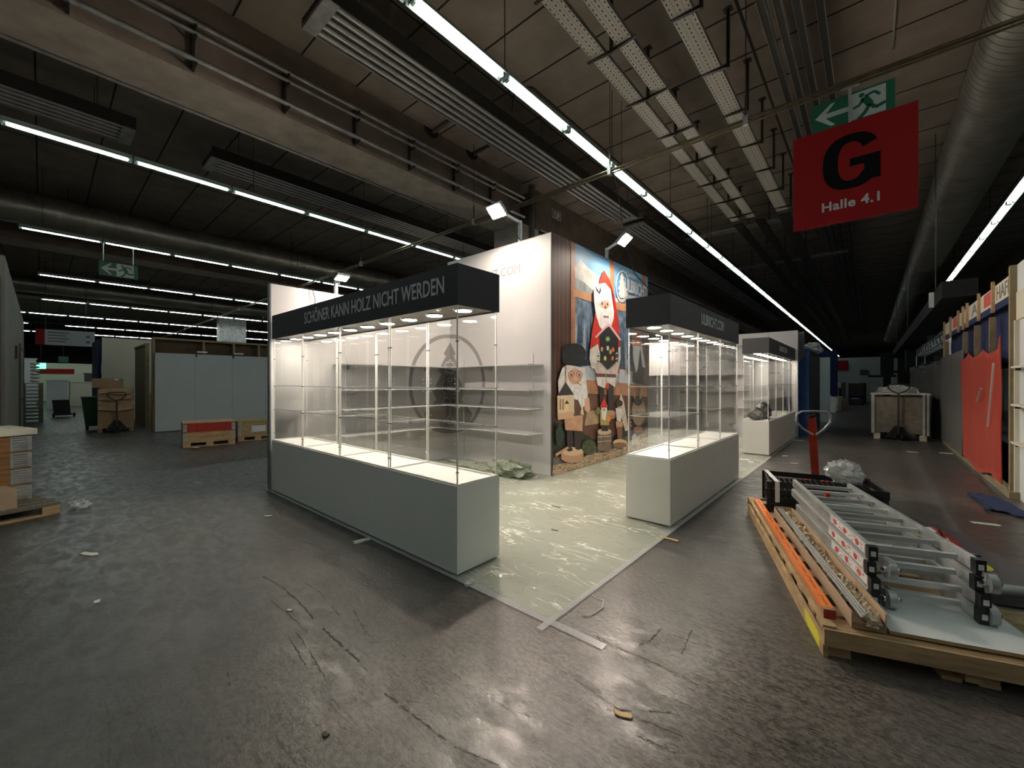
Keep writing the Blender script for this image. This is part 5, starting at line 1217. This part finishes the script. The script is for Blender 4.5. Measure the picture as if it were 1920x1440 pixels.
# pallet collars boxes
def jbox(name, lab, o, rz, L_, D_, h, pal=True, coll=('woodx', 'redp'), hn=2):
    t = thing(name, (o[0], o[1], 0), lab, 'box', None, rz); z = 0
    if pal:
        for y in (0, D_/2-.05, D_-.1):
            k = MB()
            k.box(0, L_, y, y+.1, 0, .02, 'woodx'); k.build('skid', t, world=False)
            for x in (0, L_/2-.07, L_-.14): MB().box(x, x+.14, y, y+.1, .0202, .0998, 'woodx').build('block', t, world=False)
        MB().box(0, L_, 0, D_, .10, .13, 'woodx').build('pallet_deck', t, world=False); z = .1305
    for i in range(hn):
        hh_ = h/hn
        k = MB(); m = coll[i % len(coll)]
        k.box(0, L_, 0, .02, z, z+hh_-.003, m).box(0, L_, D_-.02, D_, z, z+hh_-.003, m).box(0, .02, .0201, D_-.0201, z, z+hh_-.003, m).box(L_-.02, L_, .0201, D_-.0201, z, z+hh_-.003, m)
        c = k.build('collar', t, world=False)
        for x in (0, L_):
            for y in (0, D_):
                sx = 1 if x == 0 else -1; sy = 1 if y == 0 else -1
                k = MB(); k.box(min(x-.003*sx, x+.07*sx), max(x-.003*sx, x+.07*sx), min(y-.004*sy, y-.0005*sy), max(y-.004*sy, y-.0005*sy), z+.02, z+hh_-.02, 'galv').box(min(x-.004*sx, x-.0005*sx), max(x-.004*sx, x-.0005*sx), min(y-.003*sy, y+.07*sy), max(y-.003*sy, y+.07*sy), z+.02, z+hh_-.02, 'galv')
                k.build('hinge', c, world=False)
        z += hh_
    return t, z
# red lidded box
a_, b_ = Vector((*G(343, 840), 0)), Vector((*G(441, 832), 0)); d = (b_-a_); ang = math.atan2(d.y, d.x)
t, z = jbox('collar_box', 'low wooden collar box on a pallet with a red upper board, before the grey wall', a_, ang, d.length, .8, .42)
MB().box(-.01, d.length+.01, -.01, .81, z, z+.02, 'cardl').build('lid', t, world=False)
k = MB()
for q in range(9): k.box(.32+q*.04, .35+q*.04, -.0015, -.0005, .215+.006*(q % 2), .235+.01*(q % 3), 'card')
k.box(.72, .78, -.0015, -.0005, .205, .26, 'card'); k.build('stencil', t, world=False)
a2 = Vector((*G(446, 828), 0)); b2 = Vector((*G(520, 822), 0)); d2_ = b2-a2; ang2 = math.atan2(d2_.y, d2_.x)
t, z = jbox('collar_box', 'low plywood collar box with a pale blue label, right of the red one', a2, ang2, d2_.length, .8, .36, coll=('osb',), hn=1)
MB().box(-.01, d2_.length+.01, -.01, .81, z, z+.02, 'osb').build('lid', t, world=False); MB().box(.30, .62, -.004, -.001, .22, .38, 'whitebd').build('label_sheet', t, world=False)
# tall cardboard box on a pallet truck
a3 = Vector((*G(183, 812), 0)); b3 = Vector((*G(251, 808), 0)); d3 = b3-a3; an3 = math.atan2(d3.y, d3.x); w3 = d3.length
t = thing('cardboard_box', a3, 'tall brown cardboard box stack with torn flaps and metal corner hinges on a pallet truck', 'carton', None, an3)
MB().box(0, w3, 0, 1.0, .12, .78, 'card').build('lower_box', t, world=False); MB().box(.02, w3-.02, .02, .98, .7805, 1.32, 'woodx').build('middle_crate', t, world=False)
k = MB()
for x in (-.0, w3-.06): k.box(x, x+.06, .0, .018, .80, 1.30, 'galv')
for x in (-.0, w3-.06):
    for q in range(7): k.box(x-.004, x+.064, -.004, -.0005, .82+q*.07, .85+q*.07, 'chrome')
k.build('hinge', t, world=False)
k = MB()
for z_, dx in ((1.30, .0), (1.12, .06), (.80, .03)): k.grid(lambda u, v, z_=z_, dx=dx: (w3*u, -.03-.06*v+.02*math.sin(u*9), z_-.14*v+.02*math.sin(u*7+dx*40)), 16, 4, 'card', True, (0, -.006, 0))
k.build('flap', t, world=False)
for x in (.0, w3/2-.05, w3-.1): MB().box(x, x+.1, 0, 1.0, .0, .118, 'pallet').build('base_block', t, world=False)
t = thing('cardboard_box', a3+Vector((0, 0, 1.34)), 'flat brown carton lying on top of the tall cardboard box stack', 'carton', None, an3)
MB().box(-.12, w3-.25, .1, .9, .0, .28, 'card').build('box', t, world=False); MB().box(.35, .45, .095, .0995, .22, .27, 'label').build('label_sheet', t, world=False)
mid = (a3+b3)/2; nv = Vector((d3.y, -d3.x, 0)).normalized()
jp = mid+nv*.16+d3.normalized()*.02; jack(jp.x, jp.y, an3, 'black hand pallet truck in front of the tall brown cardboard box', 'steel', 'rubber', 1.2)
# green wheelie bin
t = thing('wheelie_bin', (-18.75, 1.15, 0), 'dark green wheeled waste bin half hidden behind the tall cardboard box', 'bin')
MB().prism([(-18.95, .92, .12), (-18.5, .92, .12), (-18.4, .84, 1.0), (-19.05, .84, 1.0)], (0, .55, 0), 'greenbin').build('body', t)
MB().box(-19.08, -18.38, .82, 1.42, 1.0, 1.05, 'greenbin').build('lid', t)
for y in (.93, 1.32): MB().path([(-18.5, y, .09), (-18.5, y+.05, .09)], .09, 'rubber', 16).build('wheel', t)
for y in (.93, 1.32): MB().path([(-18.9, y, .06), (-18.9, y+.04, .06)], .058, 'rubber', 14).build('caster', t)
# near left pallet with collars
pc_ = Vector((*G(113, 962), 0)); th2 = R(92+84)
pl = thing('wooden_pallet', pc_, 'weathered pallet carrying a wooden collar box at the lower left', 'pallet', None, 0)
dirn = Vector((*G(0, 985), 0))-pc_; ux = dirn.normalized(); uy = Vector((-ux.y, ux.x, 0)); 
if uy.dot(Vector((-1, 0, 0))) < 0: uy = -uy
LT = Matrix(((ux.x, uy.x, 0, pc_.x), (ux.y, uy.y, 0, pc_.y), (0, 0, 1, 0), (0, 0, 0, 1)))
def lx(k, x0, x1, y0, y1, z0, z1, m): return k.box(x0, x1, y0, y1, z0, z1, m, LT)
for y in (0, .55, 1.10):
    lx(MB(), 0, 1.6, y, y+.1, 0, .022, 'wood').build('skid', pl)
    for x in (0, .7, 1.4): lx(MB(), x, x+.14, y, y+.1, .0222, .10, 'wood').build('block', pl)
for i in range(7): lx(MB(), 0, 1.6, i*.182, i*.182+.12, .1002, .13, 'pallet').build('deck_board', pl)
cb = thing('collar_box', LT @ Vector((.15, .3, .1305)), 'tall orange brown plank box with metal hinge column on the near left pallet', 'box')
for i in range(4):
    z0_, z1_ = .1305+i*.19, .1305+i*.19+.187
    k = MB(); lx(k, .10, 1.5, .45, .47, z0_, z1_, 'woodo'); lx(k, .10, 1.5, 1.15, 1.17, z0_, z1_, 'woodo'); lx(k, .10, .12, .4701, 1.1499, z0_, z1_, 'woodo'); lx(k, 1.48, 1.5, .4701, 1.1499, z0_, z1_, 'woodo'); c = k.build('collar', cb)
    k = MB(); lx(k, .097, .26, .445, .4495, z0_+.01, z1_-.01, 'galv'); lx(k, .094, .0985, .445, .60, z0_+.01, z1_-.01, 'galv'); k.build('hinge', c)
    k = MB()
    for q in range(6): lx(k, .13, .24, .438, .4445, z0_+.02+q*.027, z0_+.032+q*.027, 'chrome')
    k.build('hinge_knuckle', c)
lx(MB(), .06, 1.54, .41, 1.21, .893, .96, 'cream').build('lid', cb)
cb2 = thing('cardboard_box', LT @ Vector((.3, .2, .1305)), 'flat brown carton with two white labels leaning before the plank box', 'carton')
lx(MB(), .30, 1.5, .10, .435, .1305, .34, 'cardl').build('box', cb2)
k = MB(); lx(k, .44, .60, .093, .0985, .25, .32, 'label'); k.build('label_sheet', cb2)
k = MB(); lx(k, .72, .9, .093, .0985, .24, .32, 'label'); k.build('label_sheet', cb2)
tag(MB().blob(Vector((*G(148, 952), .03)), (.11, .09, .06), 'film', .4, 18, 10, seed=41, flat=.4).build('plastic_wrap'), 'crumpled scrap of clear plastic on the floor beside the near left pallet', 'plastic wrap')
# stacks of pallets / seats against the core wall, far left
for i in range(11):
    z = .0+i*.135; k = MB(); x0_, y0_ = -24.4, -.95
    k.box(x0_, x0_+.9, y0_, y0_+1.0, z+.10, z+.125, 'pallet')
    for y in (y0_, y0_+.44, y0_+.88): k.box(x0_, x0_+.9, y, y+.12, z, z+.0995, 'pallet')
    tag(k.build('stacked_pallet'), 'dark pallet in the tall stack at the far left behind the concrete wall', 'pallet', 'stacked pallets far left')
for i in range(6):
    z = 1.50+i*.13
    tag(MB().blob((-23.6, -.15+.0, z+.05), (.2, .13, .045), 'label', .1, 12, 6, seed=i).build('folded_seat'), 'pale folded seat piled above the dark pallets at far left', 'seat', 'pale seats in the far left pile')
# trolley
t = thing('trolley', (-26.5, .75, 0), 'dark sack trolley leaning back in the far left aisle', 'trolley')
MB().prism([(-26.7, .35, .15), (-26.3, .35, .15), (-26.2, .3, .75), (-26.7, .3, .75)], (0, .5, 0), 'steel').build('load', t); MB().box(-26.8, -26.2, .3, 1.0, .08, .14, 'black').build('base_plate', t)
for y in (.32, .92): MB().path([(-26.4, y, .09), (-26.4, y+.06, .09)], .09, 'rubber', 14).build('wheel', t)
for (x0, x1, y0, y1, h, m, lab) in ((-33, -32, 2.4, 4.0, 1.35, 'label', 'white reception counter in the far left clutter'), (-40, -38, 1.2, 3.6, 1.5, 'cream', 'long pale table edge in the far left clutter'), (-36, -35, .2, 1.0, 1.6, 'whitebd', 'pale upright cabinet in the far left clutter'),
    (-42, -41, 2.0, 5.2, 2.1, 'steel', 'dark shelving at the far left'), (-30.5, -29.5, 2.6, 3.6, 1.15, 'card', 'brown carton heap beside the white counter'), (-50, -49.7, -1.2, 4.6, 3.0, 'cream', 'dim pale wall with a red band far at the left'), (-38.5, -38, -1.0, -.2, 2.9, 'whitebd', 'tall pale lockers far behind the dark pallet stack')):
    t = thing('booth_furniture', ((x0+x1)/2, (y0+y1)/2, 0), lab, 'furniture')
    MB().box(x0, x1, y0, y1, 0, h, m).build('body', t); MB().box(x0-.05, x1+.05, y0-.05, y1+.05, h+.001, h+.05, 'label' if m != 'steel' else 'steel').build('top', t)
    if 'red band' in lab: MB().box(x1+.001, x1+.05, y0, y1-2.8, 2.2, 2.6, 'red').build('red_band', t)
# far columns
for px, X, lab in ((437, -31.5, 'pale round-edged column behind the timber frame'),):
    y, _ = onX(px, 620, X); bthing('column', X-.6, X, y-.75, y+.75, 0, 5.85, 'galv', lab, 'column')

# ================================================================ SCRAPS ON THE FLOOR
def scrap(px, py, sx, sy, m, lab, rz=0., shape='quad'):
    x, y = G(px, py); T = Matrix.Translation((x, y, 0)) @ Matrix.Rotation(rz, 4, 'Z'); rn = random.Random(int(px*7+py)); k = MB()
    pts = [T @ Vector((sx*a*rn.uniform(.7, 1.1), sy*b*rn.uniform(.7, 1.1), .001)) for a, b in ((-1, -.7), (-.2, -1), (.8, -.9), (1, .1), (.7, 1), (-.1, .6), (-.9, .9))]
    k.prism(pts, (0, 0, .006), m); tag(k.build('scrap'), lab, 'scrap')
t = thing('plastic_strip', (*G(678, 1017), 0), 'short white plastic profile on the floor before the left display case', 'strip'); p = G(663, 1020); q = G(693, 1012)
MB().beam((*p, .008), (*q, .008), .05, .012, 'label').build('strip_body', t); MB().beam((*p, .0185), (*q, .0185), .02, .008, 'label').build('strip_ridge', t)
p, q = G(1238, 1008), G(1272, 1017); tag(MB().beam((*p, .012), (*q, .012), .025, .008, 'tan').build('wood_stick'), 'thin tan stick by the near corner of the middle display case', 'stick')
p, q = G(1183, 893), G(1160, 900)
scrap(168, 1039, .10, .03, 'litter', 'torn whitish paper scrap on the left floor, larger one', .5)
scrap(182, 1129, .03, .02, 'litter', 'tiny pale scrap on the left floor below the larger paper scrap')
scrap(502, 968, .05, .015, 'litter', 'small white scrap on the floor left of the long display case', .8)
scrap(611, 1379, .018, .014, 'litterd', 'small dark clump near the bottom edge of the floor')
scrap(1168, 1341, .045, .018, 'tan', 'small yellowish paper scrap at the bottom centre of the floor', .3)
scrap(1850, 983, .14, .05, 'label', 'pink white paper slip on the floor right of the pallet', .2)
scrap(1395, 862, .09, .05, 'label', 'white scrap beside the third display case, larger one', .1)
scrap(1408, 866, .05, .05, 'litter', 'torn scrap by the near end of the third display case', .1)
scrap(1471, 855, .06, .03, 'label', 'white scrap in the aisle near the third display case', .6)
scrap(1490, 869, .08, .02, 'label', 'flat white scrap in the aisle behind the pallet truck handle', .1)
scrap(1495, 826, .12, .04, 'label', 'white scrap at the far corner of the third display case', .1)
scrap(1713, 848, .12, .05, 'tan', 'yellow scrap in the aisle before the grey crate', .1)
scrap(1773, 850, .12, .08, 'litter', 'pale scrap at the far end of the timber floor beam', .1)
scrap(363, 838, .28, .07, 'litter', 'reddish white scrap before the red collar box', .1)
scrap(480, 888, .14, .02, 'litter', 'thin white scrap on the floor near the left booth wall', .9)
scrap(370, 905, .08, .02, 'litter', 'thin pale scrap in the middle of the left floor', .5)
scrap(543, 1145, .02, .01, 'litter', 'tiny white flake on the scratched floor', .5)
scrap(1040, 995, .05, .02, 'litterd', 'small dark clump on the wrinkled film in the booth entrance', .1)
scrap(1043, 951, .07, .02, 'litterd', 'thin dark strip on the wrinkled film in the booth', .1)
tag(MB().blob(Vector((*G(881, 1096), .012)), (.025, .05, .02), 'film', .3, 12, 8, seed=51, flat=.2).build('tape_curl'), 'curled end of clear tape at the corner of the long display case', 'tape')
tag(MB().path([(*G(px, py), .006) for px, py in ((1110, 1118), (1120, 1124), (1132, 1127), (1130, 1140), (1118, 1150), (1105, 1157), (1092, 1156))], .003, 'label', 6).build('string'), 'thin curled whitish string on the floor beside the carpet corner', 'string')
